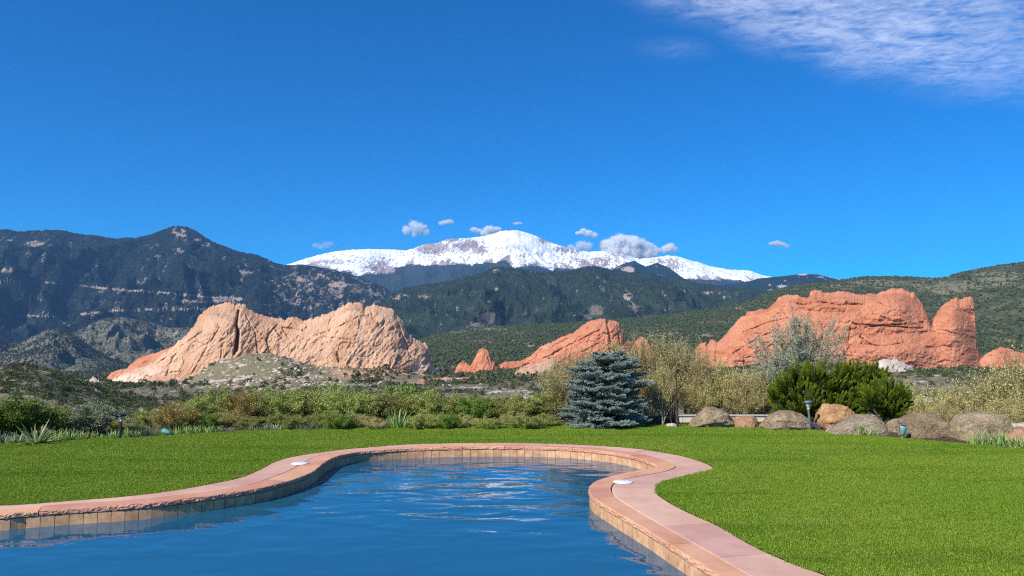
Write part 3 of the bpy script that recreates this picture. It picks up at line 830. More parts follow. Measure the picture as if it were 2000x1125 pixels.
fin("white_rock_outcrop", [(1694, 714), (1704, 708), (1714, 703), (1724, 700), (1734, 704), (1744, 700), (1754, 703), (1764, 708), (1778, 714)], 960, 716, 6, WHITE_R, "small white rock outcrop at the foot of the big red ridge", rough=4.5, seed=9.6, rows=36, cn=1.5, step=0.5, lean=1.3)
fin("white_rock_outcrop", [(154, 762), (164, 750), (172, 741), (180, 744), (188, 735), (196, 741), (204, 747), (218, 762)], 690, 762, 6, WHITE_R, "whitish pink rock outcrop left of the pale ridge's foot", rough=4.0, cn=1.6, step=0.5, lean=1.3, seed=1.9, rows=36)
fin("white_rock_outcrop", [(146, 760), (152, 747), (160, 744), (168, 748), (174, 760)], 600, 764, 5, PINK_R, "small pinkish tan outcrop among junipers, far left of the pale ridge", rough=3.0, cn=1.4, step=0.5, lean=1.2, seed=2.9, rows=30)

# ------------------------------------------------------------------ pool, coping, lawn
INNER_PX = [(0, 1004), (35, 1000.5), (133, 993.5), (227, 987.5), (290, 982.5), (353, 975.5), (437, 964.5), (507, 953.5), (560, 940), (590, 930), (609, 922.5), (622, 913), (632, 905), (647, 895), (665, 889), (700, 882.5), (750, 878), (800, 875),
            (880, 872.8), (960, 871.8), (1040, 872.5), (1120, 875.5), (1200, 884), (1248, 894.5), (1268, 902), (1281, 908.5), (1279, 913), (1256, 917), (1220, 923.5), (1180, 933), (1160, 941), (1151, 950), (1150, 960), (1156, 970), (1172, 981), (1200, 998), (1262, 1034), (1344, 1086), (1393, 1117), (1470, 1168), (1600, 1260)]
OUTER_PX = [(0, 987.5), (105, 980.5), (245, 969.5), (343, 957.5), (413, 944.5), (465, 934), (497, 922), (515, 913), (535, 902.5), (560, 894.5), (602, 886.5), (665, 878.5), (700, 875), (800, 868), (920, 865.2), (1000, 865), (1120, 868), (1240, 876), (1320, 888), (1360, 898), (1384, 907.5),
            (1395, 914.5), (1390, 918), (1360, 924), (1300, 939), (1284, 947), (1281, 956), (1285, 966), (1312, 984), (1360, 1008), (1400, 1025), (1460, 1060), (1530, 1093), (1624, 1128), (1760, 1190), (1900, 1260)]
JOINT_PX = [(507, 938), (560, 921), (590, 905), (603, 898), (625, 888), (660, 882.8), (700, 879.3), (800, 872), (920, 868.8), (1000, 868.5), (1120, 872), (1200, 877.5), (1250, 885), (1290, 895), (1318, 905), (1322, 911), (1310, 917), (1296, 921), (1250, 929), (1215, 936), (1200, 942), (1194, 950), (1194, 958), (1202, 971), (1236, 993), (1282, 1020), (1327, 1046), (1404, 1089), (1466, 1125), (1560, 1180), (1700, 1265)]

def catmull(P, n=8):
    P = np.array(P, float)
    Q = np.vstack([2 * P[0] - P[1], P, 2 * P[-1] - P[-2]])
    out = []
    for i in range(1, len(Q) - 2):
        a, b, c, d = Q[i - 1], Q[i], Q[i + 1], Q[i + 2]
        for t in np.linspace(0, 1, n, endpoint=False):
            out.append(0.5 * (2 * b + (c - a) * t + (2 * a - 5 * b + 4 * c - d) * t * t + (3 * b - a - 3 * c + d) * t ** 3))
    out.append(Q[-2])
    return np.array(out)

def resample(P, n):
    d = np.concatenate([[0], np.cumsum(np.linalg.norm(np.diff(P, axis=0), axis=1))])
    s = np.linspace(0, d[-1], n)
    return np.stack([np.interp(s, d, P[:, k]) for k in range(P.shape[1])], -1), s

def smooth(P, k):
    ker = np.hanning(k + 2)[1:-1]; ker /= ker.sum()
    Q = np.pad(P, ((k // 2, k // 2), (0, 0)), mode='reflect', reflect_type='odd')
    return np.stack([np.convolve(Q[:, j], ker, mode='valid') for j in range(P.shape[1])], -1)

COPE_Z = 0.0
def plan(pxs):
    return np.array([gp(px, py, COPE_Z)[:2] for px, py in pxs])

inner = plan(INNER_PX)
outer = plan(OUTER_PX)
joint = plan(JOINT_PX)
# carry the outline on behind the camera: left wing comes round, right wing runs past the camera
inner = np.vstack([[(-8.6, 7.6), (-10.2, 7.4), ], inner, [(2.9, 1.2), (3.6, -1.5)]]) if False else inner
il = inner[0]; ol = outer[0]
inner = np.vstack([[il[0] - 3.6, il[1] - 0.75], [il[0] - 1.8, il[1] - 0.5], inner, inner[-1] + (inner[-1] - inner[-3]) * 0.9])
outer = np.vstack([[ol[0] - 3.6, ol[1] - 0.75], [ol[0] - 1.8, ol[1] - 0.5], outer, outer[-1] + (outer[-1] - outer[-3]) * 0.9])
INN, INS = resample(smooth(resample(catmull(inner, 8), 1600)[0], 21), 1400)
OUT, OUS = resample(smooth(resample(catmull(outer, 8), 1600)[0], 21), 1200)
JNT, JNS = resample(smooth(resample(catmull(joint, 8), 1200)[0], 21), 900)

def normals2(P):
    t = np.gradient(P, axis=0)
    t /= np.linalg.norm(t, axis=1)[:, None]
    return np.stack([-t[:, 1], t[:, 0]], -1)       # left of travel = away from the water

NIN = normals2(INN)
WATER_Z = -0.205

def match(P, Q):
    """index of the point of Q nearest to each point of P, forced to advance"""
    idx = []
    j = 0
    for p in P:
        w = Q[j:j + 90]
        j = j + int(np.argmin(((w - p) ** 2).sum(1)))
        idx.append(j)
    return np.array(idx)

# mid line of the stone band: the seam between coping stones and paving
mi = match(INN, OUT)
mi = smooth(np.stack([np.maximum.accumulate(mi).astype(float)] * 2, -1), 61)[:, 0]
OUTm = np.stack([np.interp(mi, np.arange(len(OUT)), OUT[:, k]) for k in (0, 1)], -1)
wid = np.linalg.norm(OUTm - INN, axis=1)

def stone_mat(name, c1, c2, dark, joint_attr=False):
    t = NT(name)
    c = t.coord('Object')
    cs = t.coord('Object', (1, 3.2, 1), (0, 0, 0.35))
    n1 = t.noise(c, 1.6, 5, 0.6)
    n2 = t.noise(cs, 7.0, 6, 0.65)
    n3 = t.noise(c, 45.0, 3, 0.6)
    col = t.mix(t.step(n1, 0.3, 0.7), c1, c2)
    col = t.mix(t.math('MULTIPLY', t.step(n2, 0.52, 0.75), 0.45), col, dark)
    col = t.mix(t.math('MULTIPLY', t.step(n2, 0.44, 0.28), 0.35), col, tuple(min(1, x * 1.25) for x in c2))
    oi = t.attr("tone")
    hs = t.n("ShaderNodeHueSaturation")
    t.l(t.math('ADD', t.math('MULTIPLY', oi, 0.20), 0.90), hs.inputs['Value'])
    t.l(t.math('ADD', t.math('MULTIPLY', oi, 0.02), 0.49), hs.inputs['Hue'])
    t.l(col, hs.inputs['Color'])
    b1 = t.math('ADD', t.math('MULTIPLY', n2, 0.8), t.math('MULTIPLY', n3, 0.25))
    t.bsdf(hs.outputs[0], 0.85, 0.25, t.bump(b1, 0.55, 0.012))
    return t.m

COPE_M = stone_mat("rose orange flagstone", (0.52, 0.245, 0.145), (0.63, 0.33, 0.21), (0.34, 0.165, 0.115))
PAVE_M = stone_mat("pink flagstone", (0.53, 0.305, 0.225), (0.62, 0.385, 0.295), (0.41, 0.235, 0.175))

def stones(name, A, B, S, cuts, mat, z0, thick, rough_edge, seed, gap=0.006, nacross=7, parent=None):
    """a row of flagstones between lines A (pool side) and B, with open joints at the cut lengths"""
    rng = np.random.RandomState(seed)
    blocks = []
    bounds = np.concatenate([[S[0]], cuts, [S[-1]]])
    for a, b in zip(bounds[:-1], bounds[1:]):
        n = max(6, int((b - a) / 0.014))
        s = np.linspace(a + gap, b - gap, n)
        PA = np.stack([np.interp(s, S, A[:, k]) for k in (0, 1)], -1)
        PB = np.stack([np.interp(s, S, B[:, k]) for k in (0, 1)], -1)
        dv = PB - PA
        dl = np.linalg.norm(dv, axis=1)[:, None] + 1e-9
        tilt = rng.uniform(-.0025, .0025)
        ph = rng.uniform(0, 50)
        rows = []
        # broken front face: foot, belly, lip, then the top across, then the back
        e = lambda k, f: rough_edge * (0.9 * fbm(s * f, k * 1.7 + ph, seed, 4) + 0.7 * (ridged(s * f * 2.3 + k * 0.6, ph + k, seed, 3) - 0.6))
        hz = [(-thick, 0.2), (-0.8 * thick, 1), (-0.55 * thick, 1), (-0.3 * thick, 1), (-0.1 * thick, 0.8), (0.0, 0.35)]
        for q, (z, w) in enumerate(hz):
            off = e(q, 9.0) * w + (0.012 if z == 0 else 0.004 if q in (0, 4) else 0)
            P = PA + dv / dl * off[:, None]
            rows.append(np.column_stack([P, np.full(n, z0 + z) + (tilt if z == 0 else 0) + (0.004 * fbm(s * 14, q + ph, seed, 3) if q in (4, 5) else 0)]))
        for f in np.linspace(0.12, 0.97, nacross):
            P = PA + dv * f
            zz = z0 + tilt + 0.004 * fbm(P[:, 0] * 3, P[:, 1] * 3, ph, 4)
            rows.append(np.column_stack([P, zz]))
        P = PA + dv * 1.0 - dv / dl * gap
        rows.append(np.column_stack([P, np.full(n, z0 - 0.003)]))
        rows.append(np.column_stack([P, np.full(n, z0 - thick)]))
        R = np.stack(rows, 0)
        F = grid_faces(R.shape[0], n)
        blocks.append((R.reshape(-1, 3), F, 0, np.full(len(F), rng.uniform(0, 1))))
        # ends of the stone
        for j in (0, n - 1):
            E = R[:, j]
            blocks.append((E, np.array([list(range(len(E)))]), 0, [0.5]))
    me = mesh_np(name, blocks, [mat], False)
    return link(name, me, parent)

def cuts_every(S, lo, hi, seed):
    rng = np.random.RandomState(seed)
    c, x = [], S[0]
    while True:
        x += rng.uniform(lo, hi)
        if x > S[-1] - lo * 0.6: break
        c.append(x)
    return np.array(c)

pool = empty("swimming_pool", (0, 10, 0), "curving swimming pool with rough-edged rose flagstone coping and square tan tiles", "swimming pool")
def local(o):
    o.matrix_parent_inverse = pool.matrix_world.inverted() if False else o.matrix_parent_inverse
# (parts are modelled in world space, so the pool's Empty sits at the origin)
pool.location = (0, 0, 0)

FRAC = np.clip(0.34 / np.maximum(wid, 0.2), 0.25, 0.62)
# where the seam shows in the photograph use its traced line
jm = match(INN, JNT)
jm = np.maximum.accumulate(jm)
JM = JNT[jm]
SEAM = INN + (OUTm - INN) * FRAC[:, None]
dj = np.linalg.norm(JM - INN, axis=1)
near_start = INS < np.interp(0, [0], [0]) + 1e-9
wsel = ((jm > 3) & (jm < len(JNT) - 3)).astype(float)[:, None]
wsel = smooth(np.repeat(wsel, 2, 1), 81)[:, :1]
SEAM = smooth(SEAM * (1 - wsel) + JM * wsel, 41)
stones("coping", INN, SEAM, INS, cuts_every(INS, 0.7, 1.5, 4), COPE_M, 0.0, 0.062, 0.022, 11, parent=pool)

# tile band and basin under the coping
tile_n = 0.158
back = 0.016
WALL = INN + NIN * back
WS = np.concatenate([[0], np.cumsum(np.linalg.norm(np.diff(WALL, axis=0), axis=1))])
t = NT("tan stone tile")
c = t.coord('Object')
n1 = t.noise(c, 9.0, 6, 0.65)
n2 = t.noise(c, 60.0, 3, 0.6)
col = t.mix(t.step(n1, 0.32, 0.68), (0.46, 0.24, 0.12), (0.66, 0.39, 0.21))
hs = t.n("ShaderNodeHueSaturation")
t.l(t.math('ADD', t.math('MULTIPLY', t.attr("tone"), 0.28), 0.86), hs.inputs['Value'])
t.l(col, hs.inputs['Color'])
t.bsdf(hs.outputs[0], 0.6, 0.35, t.bump(t.math('ADD', n1, t.math('MULTIPLY', n2, .3)), 0.4, 0.004))
TILE_M = t.m
GROUT_M = plain("dark grout", (0.10, 0.075, 0.055), 0.9, 0.1)
BASIN_M = plain("dark blue pool plaster", (0.03, 0.07, 0.11), 0.7, 0.3, 0.2, 2.0)
rng = np.random.RandomState(21)
blocks = []
nt_ = int(WS[-1] / tile_n)
for k in range(nt_):
    a, b = k * tile_n + 0.0035, (k + 1) * tile_n - 0.0035
    s = np.linspace(a, b, 3)
    P = np.stack([np.interp(s, WS, WALL[:, j]) for j in (0, 1)], -1)
    Nn = np.stack([np.interp(s, WS, NIN[:, j]) for j in (0, 1)], -1)
    pr = rng.uniform(-.0012, .0012)
    for z1, z0 in ((-0.072, -0.222), (-0.229, -0.38)):
        rows = [np.column_stack([P - Nn * (0.004 + pr), np.full(3, z)]) for z in (z0, z1)]
        rim = [np.column_stack([P + Nn * 0.004, np.full(3, z)]) for z in (z0, z1)]
        R = np.stack([rim[0], rows[0], rows[1], rim[1]], 0)
        blocks.append((R.reshape(-1, 3), grid_faces(4, 3), 0, np.full(6, rng.uniform())))
        for j in (0, 2):
            blocks.append((R[:, j], np.array([[0, 1, 2, 3]]), 0, [0.5]))
link("tile_band", mesh_np("tile_band", blocks, [TILE_M], False), pool)
Wn = WALL[::6]
R = np.stack([np.column_stack([Wn, np.full(len(Wn), z)]) for z in (-0.058, -0.42, -1.5)], 0)
Wb = WALL[::6] + NIN[::6] * 0.3
R2 = np.stack([np.column_stack([Wn, np.full(len(Wn), -0.058)]), np.column_stack([Wb, np.full(len(Wn), -0.058)])], 0)
gr = link("grout", mesh_np("grout", [(R.reshape(-1, 3), grid_faces(3, len(Wn)), 0, None)], [GROUT_M], True), pool)
# floor of the basin, closed behind the camera
loop = np.vstack([WALL[::10], [[6.4, -6.0], [-16.0, -6.0]]])

def tri_fill(poly_outer, holes=(), z=0.0, name="fill", mats=(), grid=None):
    """triangulate a polygon with holes through Blender's own polygon filler"""
    from mathutils.geometry import delaunay_2d_cdt
    verts, edges = [], []
    def ring(P):
        i0 = len(verts)
        for p in P: verts.append(Vector((float(p[0]), float(p[1]))))
        n = len(P)
        for i in range(n): edges.append((i0 + i, i0 + (i + 1) % n))
    ring(poly_outer)
    for h in holes: ring(h)
    if grid is not None:
        for p in grid: verts.append(Vector((float(p[0]), float(p[1]))))
    r = delaunay_2d_cdt(verts, edges, [], 0, 1e-5)
    V = np.array([(v[0], v[1]) for v in r[0]])
    T = np.array([f for f in r[2] if len(f) == 3])
    return V, T

def in_poly(P, poly):
    x, y = P[:, 0], P[:, 1]
    c = np.zeros(len(P), bool)
    q = np.roll(poly, 1, axis=0)
    for (x1, y1), (x2, y2) in zip(poly, q):
        m = ((y1 > y) != (y2 > y)) & (x < (x2 - x1) * (y - y1) / (y2 - y1 + 1e-12) + x1)
        c ^= m
    return c

def fill_mesh(poly, z, holes=()):
    V, T = tri_fill(poly, holes)
    cen = V[T].mean(1)
    keep = in_poly(cen, np.asarray(poly))
    for h in holes: keep &= ~in_poly(cen, np.asarray(h))
    T = T[keep]
    a, b, c_ = V[T[:, 0]], V[T[:, 1]], V[T[:, 2]]
    ar = (b[:, 0] - a[:, 0]) * (c_[:, 1] - a[:, 1]) - (b[:, 1] - a[:, 1]) * (c_[:, 0] - a[:, 0])
    T[ar < 0] = T[ar < 0][:, ::-1]
    return np.column_stack([V, np.full(len(V), z)]), T

V, T = fill_mesh(loop, -1.5)
link("basin_floor", mesh_np("basin_floor", [(V, T, 0, None)], [BASIN_M], False), pool)
V, T = fill_mesh(loop, WATER_Z)
t = NT("pool water")
c = t.coord('Object', (1.0, 1.0, 1.0))
cw = t.coord('Object', (0.62, 1.0, 1.0), (0, 0, 0.06))
w1 = t.noise(cw, 2.1, 1.5, 0.4, 0.5)
w2 = t.noise(cw, 5.5, 3, 0.55, 0.4)
w3 = t.noise(cw, 16.0, 2, 0.5)
gust = t.step(t.noise(c, 0.16, 3, 0.5), 0.36, 0.62)
h = t.math('ADD', t.math('MULTIPLY', w1, 0.034), t.math('MULTIPLY', w2, 0.0024))
h = t.math('ADD', h, t.math('MULTIPLY', w3, 0.0006))
sx = t.n("ShaderNodeSeparateXYZ"); t.l(c, sx.inputs[0])
breeze = t.step(t.math('ADD', sx.outputs[1], t.math('MULTIPLY', t.noise(c, 0.35, 2, 0.5), 3.0)), 9.0, 12.5)   # the far end of the pool is ruffled, the near end calm
amp = t.math('MULTIPLY', t.math('ADD', t.math('MULTIPLY', gust, 0.5), 0.65), t.math('ADD', t.math('MULTIPLY', breeze, 0.62), 0.46))
h = t.math('MULTIPLY', h, amp)
bm = t.n("ShaderNodeBump")
bm.inputs['Strength'].default_value = 1.0
bm.inputs['Distance'].default_value = 1.0
t.l(h, bm.inputs['Height'])
b = t.bsdf((0.013, 0.092, 0.165), 0.01, 0.5, bm.outputs[0], IOR=1.42)
wat = link("water", mesh_np("water", [(V, T, 0, None)], [t.m], True))
tag(wat, kind='structure')
# plaster wall of the basin under the water is the grout sheet; seal the edge behind the coping
seal = link("bond_beam", mesh_np("bond_beam", [(R2.reshape(-1, 3), grid_faces(2, len(Wn)), 0, None)], [GROUT_M], True), pool)

# paving outside the coping
pc = cuts_every(INS, 1.3, 2.6, 9)
SEAM2 = SEAM + (OUTm - SEAM) / (np.linalg.norm(OUTm - SEAM, axis=1)[:, None] + 1e-9) * 0.010
pv = stones("paving", SEAM2, OUTm, INS, pc, PAVE_M, -0.002, 0.05, 0.003, 19, gap=0.004, nacross=8)
tag(pv, kind='structure')
# lids in the paving
LID_M = plain("white plastic", (0.72, 0.71, 0.68), 0.45, 0.4, 0.03)
LIDD_M = plain("white plastic seam", (0.60, 0.60, 0.58), 0.5, 0.4, 0.05)
def lathe(prof, n=32):
    a = np.linspace(0, 2 * np.pi, n, endpoint=False)
    R = np.stack([np.column_stack([r * np.cos(a), r * np.sin(a), np.full(n, z)]) for r, z in prof], 0)
    blocks = [(R.reshape(-1, 3), grid_faces(len(prof), n, True), 0, None)]
    if prof[-1][0] > 1e-4:
        blocks.append((R[-1], np.array([list(range(n))]), 0, None))
    return blocks
for (px, py, lab) in ((586, 905, "round white skimmer lid set in the paving at the pool's left bend"), (1217, 941, "round white skimmer lid set in the paving at the pool's right bend")):
    p = gp(px, py, 0.006)
    e = empty("skimmer_lid", p, lab, "lid")
    link("lid", mesh_np("lid", lathe([(0.150, -0.004), (0.150, 0.006), (0.144, 0.010), (0.02, 0.013), (0.0, 0.013)], 40), [LID_M], True), e)
    link("finger_hole", mesh_np("finger_hole", lathe([(0.018, 0.010), (0.018, 0.0155), (0.0, 0.0155)], 16), [LIDD_M], True), e, (0.07, 0.03, 0))

# lawn
LAWN_FAR = [(-420, 900), (-200, 884), (0, 867.5), (100, 862), (250, 853.5), (400, 845.5), (480, 841.5), (620, 837), (760, 834), (900, 831), (980, 829), (1050, 828), (1110, 829), (1180, 830), (1260, 830), (1330, 830), (1420, 833), (1500, 836), (1560, 837), (1640, 846), (1700, 850), (1750, 855), (1850, 864), (1920, 870), (2000, 877), (2150, 889), (2400, 910)]
lf = np.array([gp(px, py, 0.0)[:2] for px, py in LAWN_FAR])
LF = resample(catmull(lf, 6), 260)[0]
OUT_L = OUT + normals2(OUT) * 0.004
lawn_poly = np.vstack([LF, [[24, 8.0], [24, -6.0], [OUT_L[-1, 0] + 1.5, -6.0]], OUT_L[::-1], [[-22, OUT_L[0, 1] - 1.0], ]])
V, T = fill_mesh(lawn_poly, 0.0)
t = NT("lawn turf")
c = t.coord('Object')
n1 = t.noise(c, 0.5, 4, 0.6)
n2 = t.noise(c, 90.0, 3, 0.7)
col = t.mix(n2, (0.060, 0.120, 0.006), (0.15, 0.24, 0.016))
col = t.mix(t.math('MULTIPLY', t.step(n1, .4, .65), 0.4), col, (0.10, 0.155, 0.016))
t.bsdf(col, 0.9, 0.1, t.bump(n2, 0.8, 0.02))
tag(link("lawn", mesh_np("lawn", [(V, T, 0, None)], [t.m], False)), kind='structure')

# grass blades: one tuft mesh instanced over the lawn
def grass_tuft(name, seed, n, r, h, mat):
    rg = np.random.RandomState(seed)
    a = rg.uniform(0, 2 * np.pi, n)
    rr = r * np.sqrt(rg.uniform(0, 1, n))
    P = np.stack([rr * np.cos(a), rr * np.sin(a), np.full(n, -0.004)], -1)
    hh = h * rg.uniform(0.55, 1.15, n)
    th = rg.uniform(0, 2 * np.pi, n)
    ln = np.abs(rg.normal(0, 0.42, n))
    d = np.stack([np.cos(th) * np.sin(ln), np.sin(th) * np.sin(ln), np.cos(ln)], -1)
    side = np.stack([-np.sin(th), np.cos(th), 0 * th], -1)
    w = rg.uniform(0.0016, 0.003, n)[:, None]
    m = P + d * (hh * 0.55)[:, None]
    tip = P + d * hh[:, None] + np.stack([np.cos(th), np.sin(th), -0.25 + 0 * th], -1) * (hh * 0.25)[:, None]
    V = np.stack([P - side * w, P + side * w, m + side * w * 0.9, m - side * w * 0.9, tip], 1)
    i = np.arange(n)[:, None] * 5
    Q = i + np.array([0, 1, 2, 3])
    Tt = i + np.array([3, 2, 4])
    tn = rg.uniform(0, 1, n)
    me = mesh_np(name, [(V.reshape(-1, 3), Q, 0, tn), (np.zeros((0, 3)), Tt, 0, tn)], [mat])
    return bpy.data.objects.new(name, me)

def posmap(t, sc, rz):
    g = t.n("ShaderNodeNewGeometry").outputs['Position']
    mp = t.n("ShaderNodeMapping"); mp.inputs['Scale'].default_value = sc; mp.inputs['Rotation'].default_value = (0, 0, rz)
    t.l(g, mp.inputs[0])
    return mp.outputs[0]
t = NT("grass blade")
c = t.n("ShaderNodeNewGeometry").outputs['Position']
n1 = t.noise(c, 0.35, 4, 0.6)
n0 = t.noise(c, 2.2, 3, 0.6)
col = t.mix(t.attr("tone"), (0.098, 0.195, 0.008), (0.315, 0.455, 0.036))
mo = t.noise(posmap(t, (0.18, 1.3, 1), 0.25), 1.0, 3, 0.55)
col = t.mix(t.math('MULTIPLY', t.step(mo, 0.5, 0.62), 0.45), col, t.mix(t.attr("tone"), (0.050, 0.125, 0.005), (0.150, 0.260, 0.014)))
dry = t.step(t.math('ADD', t.math('MULTIPLY', n1, 0.7), t.math('MULTIPLY', n0, 0.3)), 0.42, 0.62)
col = t.mix(t.math('MULTIPLY', dry, 0.55), col, t.mix(t.attr("tone"), (0.17, 0.24, 0.013), (0.42, 0.49, 0.07)))
b = t.bsdf(col, 0.55, 0.3)
tr = t.n("ShaderNodeBsdfTranslucent"); t.l(col, tr.inputs[0])
mx = t.n("ShaderNodeMixShader"); mx.inputs[0].default_value = 0.3
t.l(b.outputs[0], mx.inputs[1]); t.l(tr.outputs[0], mx.inputs[2]); t.l(mx.outputs[0], t.out.inputs[0])
BLADE_M = t.m

rng = np.random.RandomState(5)
pts = []
n_try = 500000
bx = rng.uniform(-20, 20, n_try); by = rng.uniform(5.2, 20.6, n_try)
vis = np.abs(bx) < by * 0.70 + 7.0
bx, by = bx[vis], by[vis]
lod = np.clip(11.0 / by, 0.45, 1.0) ** 1.0
keep = rng.uniform(size=len(bx)) < lod
P = np.stack([bx[keep], by[keep]], -1)
P = P[in_poly(P, lawn_poly[::1])]
scl = np.clip(P[:, 1] / 11.0, 1.0, 1.8) ** 0.5
gm = bpy.data.meshes.new("lawn_grass")
gm.vertices.add(len(P))
gm.vertices.foreach_set("co", np.column_stack([P, np.zeros(len(P))]).astype(np.float32).ravel())
for nm, arr in (("gscale", scl), ("grot", rng.uniform(0, 6.283, len(P))), ):
    a = gm.attributes.new(nm, 'FLOAT', 'POINT'); a.data.foreach_set("value", arr.astype(np.float32))
ga = gm.attributes.new("gpick", 'INT', 'POINT'); ga.data.foreach_set("value", rng.randint(0, 3, len(P)).astype(np.int32))
go = link("lawn_grass", gm)
tag(go, kind='stuff')
ng = bpy.data.node_groups.new("grass scatter", 'GeometryNodeTree')
ng.interface.new_socket("Geometry", in_out='INPUT', socket_type='NodeSocketGeometry')
ng.interface.new_socket("Geometry", in_out='OUTPUT', socket_type='NodeSocketGeometry')
gi = ng.nodes.new("NodeGroupInput"); gout = ng.nodes.new("NodeGroupOutput")
m2p = ng.nodes.new("GeometryNodeMeshToPoints")
ng.links.new(gi.outputs[0], m2p.inputs[0])
iop = ng.nodes.new("GeometryNodeInstanceOnPoints")
ng.links.new(m2p.outputs[0], iop.inputs['Points'])
g2i = ng.nodes.new("GeometryNodeGeometryToInstance")
for k in range(3):
    ob = grass_tuft("grass_tuft", 40 + k, 16, 0.045, 0.042, BLADE_M)
    oi = ng.nodes.new("GeometryNodeObjectInfo")
    oi.inputs['Object'].default_value = ob
    ng.links.new(oi.outputs['Geometry'], g2i.inputs[0])
ng.links.new(g2i.outputs[0], iop.inputs['Instance'])
iop.inputs['Pick Instance'].default_value = True
def named(nm, ty):
    nd = ng.nodes.new("GeometryNodeInputNamedAttribute"); nd.data_type = ty
    nd.inputs['Name'].default_value = nm
    return nd.outputs['Attribute']
ng.links.new(named("gpick", 'INT'), iop.inputs['Instance Index'])
cmb = ng.nodes.new("ShaderNodeCombineXYZ")
ng.links.new(named("grot", 'FLOAT'), cmb.inputs[2])
ng.links.new(cmb.outputs[0], iop.inputs['Rotation'])
ng.links.new(named("gscale", 'FLOAT'), iop.inputs['Scale'])
ng.links.new(iop.outputs[0], gout.inputs[0])
md = go.modifiers.new("scatter", 'NODES')
md.node_group = ng

# planting bed: bare mulch from the lawn's edge over the brow of the slope
bn = normals2(LF)
tt = np.array([0.0, 0.25, 0.8, 2.4, 4.0, 6.5, 9.0, 11.5])
zz = np.array([-0.03, -0.012, 0.03, 0.03, -0.45, -1.4, -2.4, -3.4])
rad = LF / np.linalg.norm(LF, axis=1)[:, None]
R = np.stack([np.column_stack([LF + rad * (a - 0.02), np.full(len(LF), z) + (0.03 * fbm(LF[:, 0] * 1.5, LF[:, 1] * 1.5 + a * 2, 2.0, 4) if a > 0 else 0)]) for a, z in zip(tt, zz)], 0)
MULCH = plain("bark mulch soil", (0.075, 0.052, 0.034), 0.95, 0.1, 0.5, 14.0, 0.8)
tag(link("planting_bed", mesh_np("planting_bed", [(R.reshape(-1, 3), grid_faces(len(tt), len(LF)), 0, None)], [MULCH], True)), kind='structure')
def bed_z(x, y):
    r = math.hypot(x, y)
    a = math.atan2(x, y)
    la = np.arctan2(LF[:, 0], LF[:, 1])
    o = np.argsort(la)
    lr = np.interp(a, la[o], np.linalg.norm(LF, axis=1)[o])
    return float(np.interp(r - lr, tt, zz))

# ------------------------------------------------------------------ plant builders
def tubes(paths, sides=3):
    """paths: list of (points Nx3, radius0, radius1) -> one block"""
    Vs, Fs = [], []
    off = 0
    ang = np.arange(sides) * 2 * np.pi / sides
    ca, sa = np.cos(ang), np.sin(ang)
    for P, r0, r1 in paths:
        P = np.asarray(P, float)
        n = len(P)
        T = np.gradient(P, axis=0)
        T /= np.linalg.norm(T, axis=1)[:, None] + 1e-9
        ref = np.array([0.31, 0.77, 0.55])
        A = np.cross(T, ref); A /= np.linalg.norm(A, axis=1)[:, None] + 1e-9
        B = np.cross(T, A)
        r = np.linspace(r0, r1, n)[:, None, None]
        R = P[:, None] + r * (A[:, None] * ca[None, :, None] + B[:, None] * sa[None, :, None])
        Vs.append(R.reshape(-1, 3))
        Fs.append(grid_faces(n, sides, True) + off)
        off += n * sides
    F = np.concatenate(Fs)
    return (np.concatenate(Vs), F, 0, None)

def leaves(P, D, L, Wd, rng, mi=0, tone=None, fold=0.0):
    """one diamond leaf per point, pointing along D with a random roll"""
    P = np.asarray(P, float); D = np.asarray(D, float)
    n = len(P)
    D = D / (np.linalg.norm(D, axis=1)[:, None] + 1e-9)
    R = rng.normal(size=(n, 3))
    S = np.cross(D, R); S /= np.linalg.norm(S, axis=1)[:, None] + 1e-9
    L = np.broadcast_to(np.asarray(L, float), (n,))[:, None]; Wd = np.broadcast_to(np.asarray(Wd, float), (n,))[:, None]
    V = np.stack([P, P + D * L * 0.45 + S * Wd * 0.5, P + D * L, P + D * L * 0.45 - S * Wd * 0.5], 1)
    F = np.arange(n)[:, None] * 4 + np.arange(4)
    return (V.reshape(-1, 3), F, mi, rng.uniform(0, 1, n) if tone is None else tone)

def bez(a, b, c, n):
    t = np.linspace(0, 1, n)[:, None]
    return (1 - t) ** 2 * a + 2 * t * (1 - t) * b + t ** 2 * c

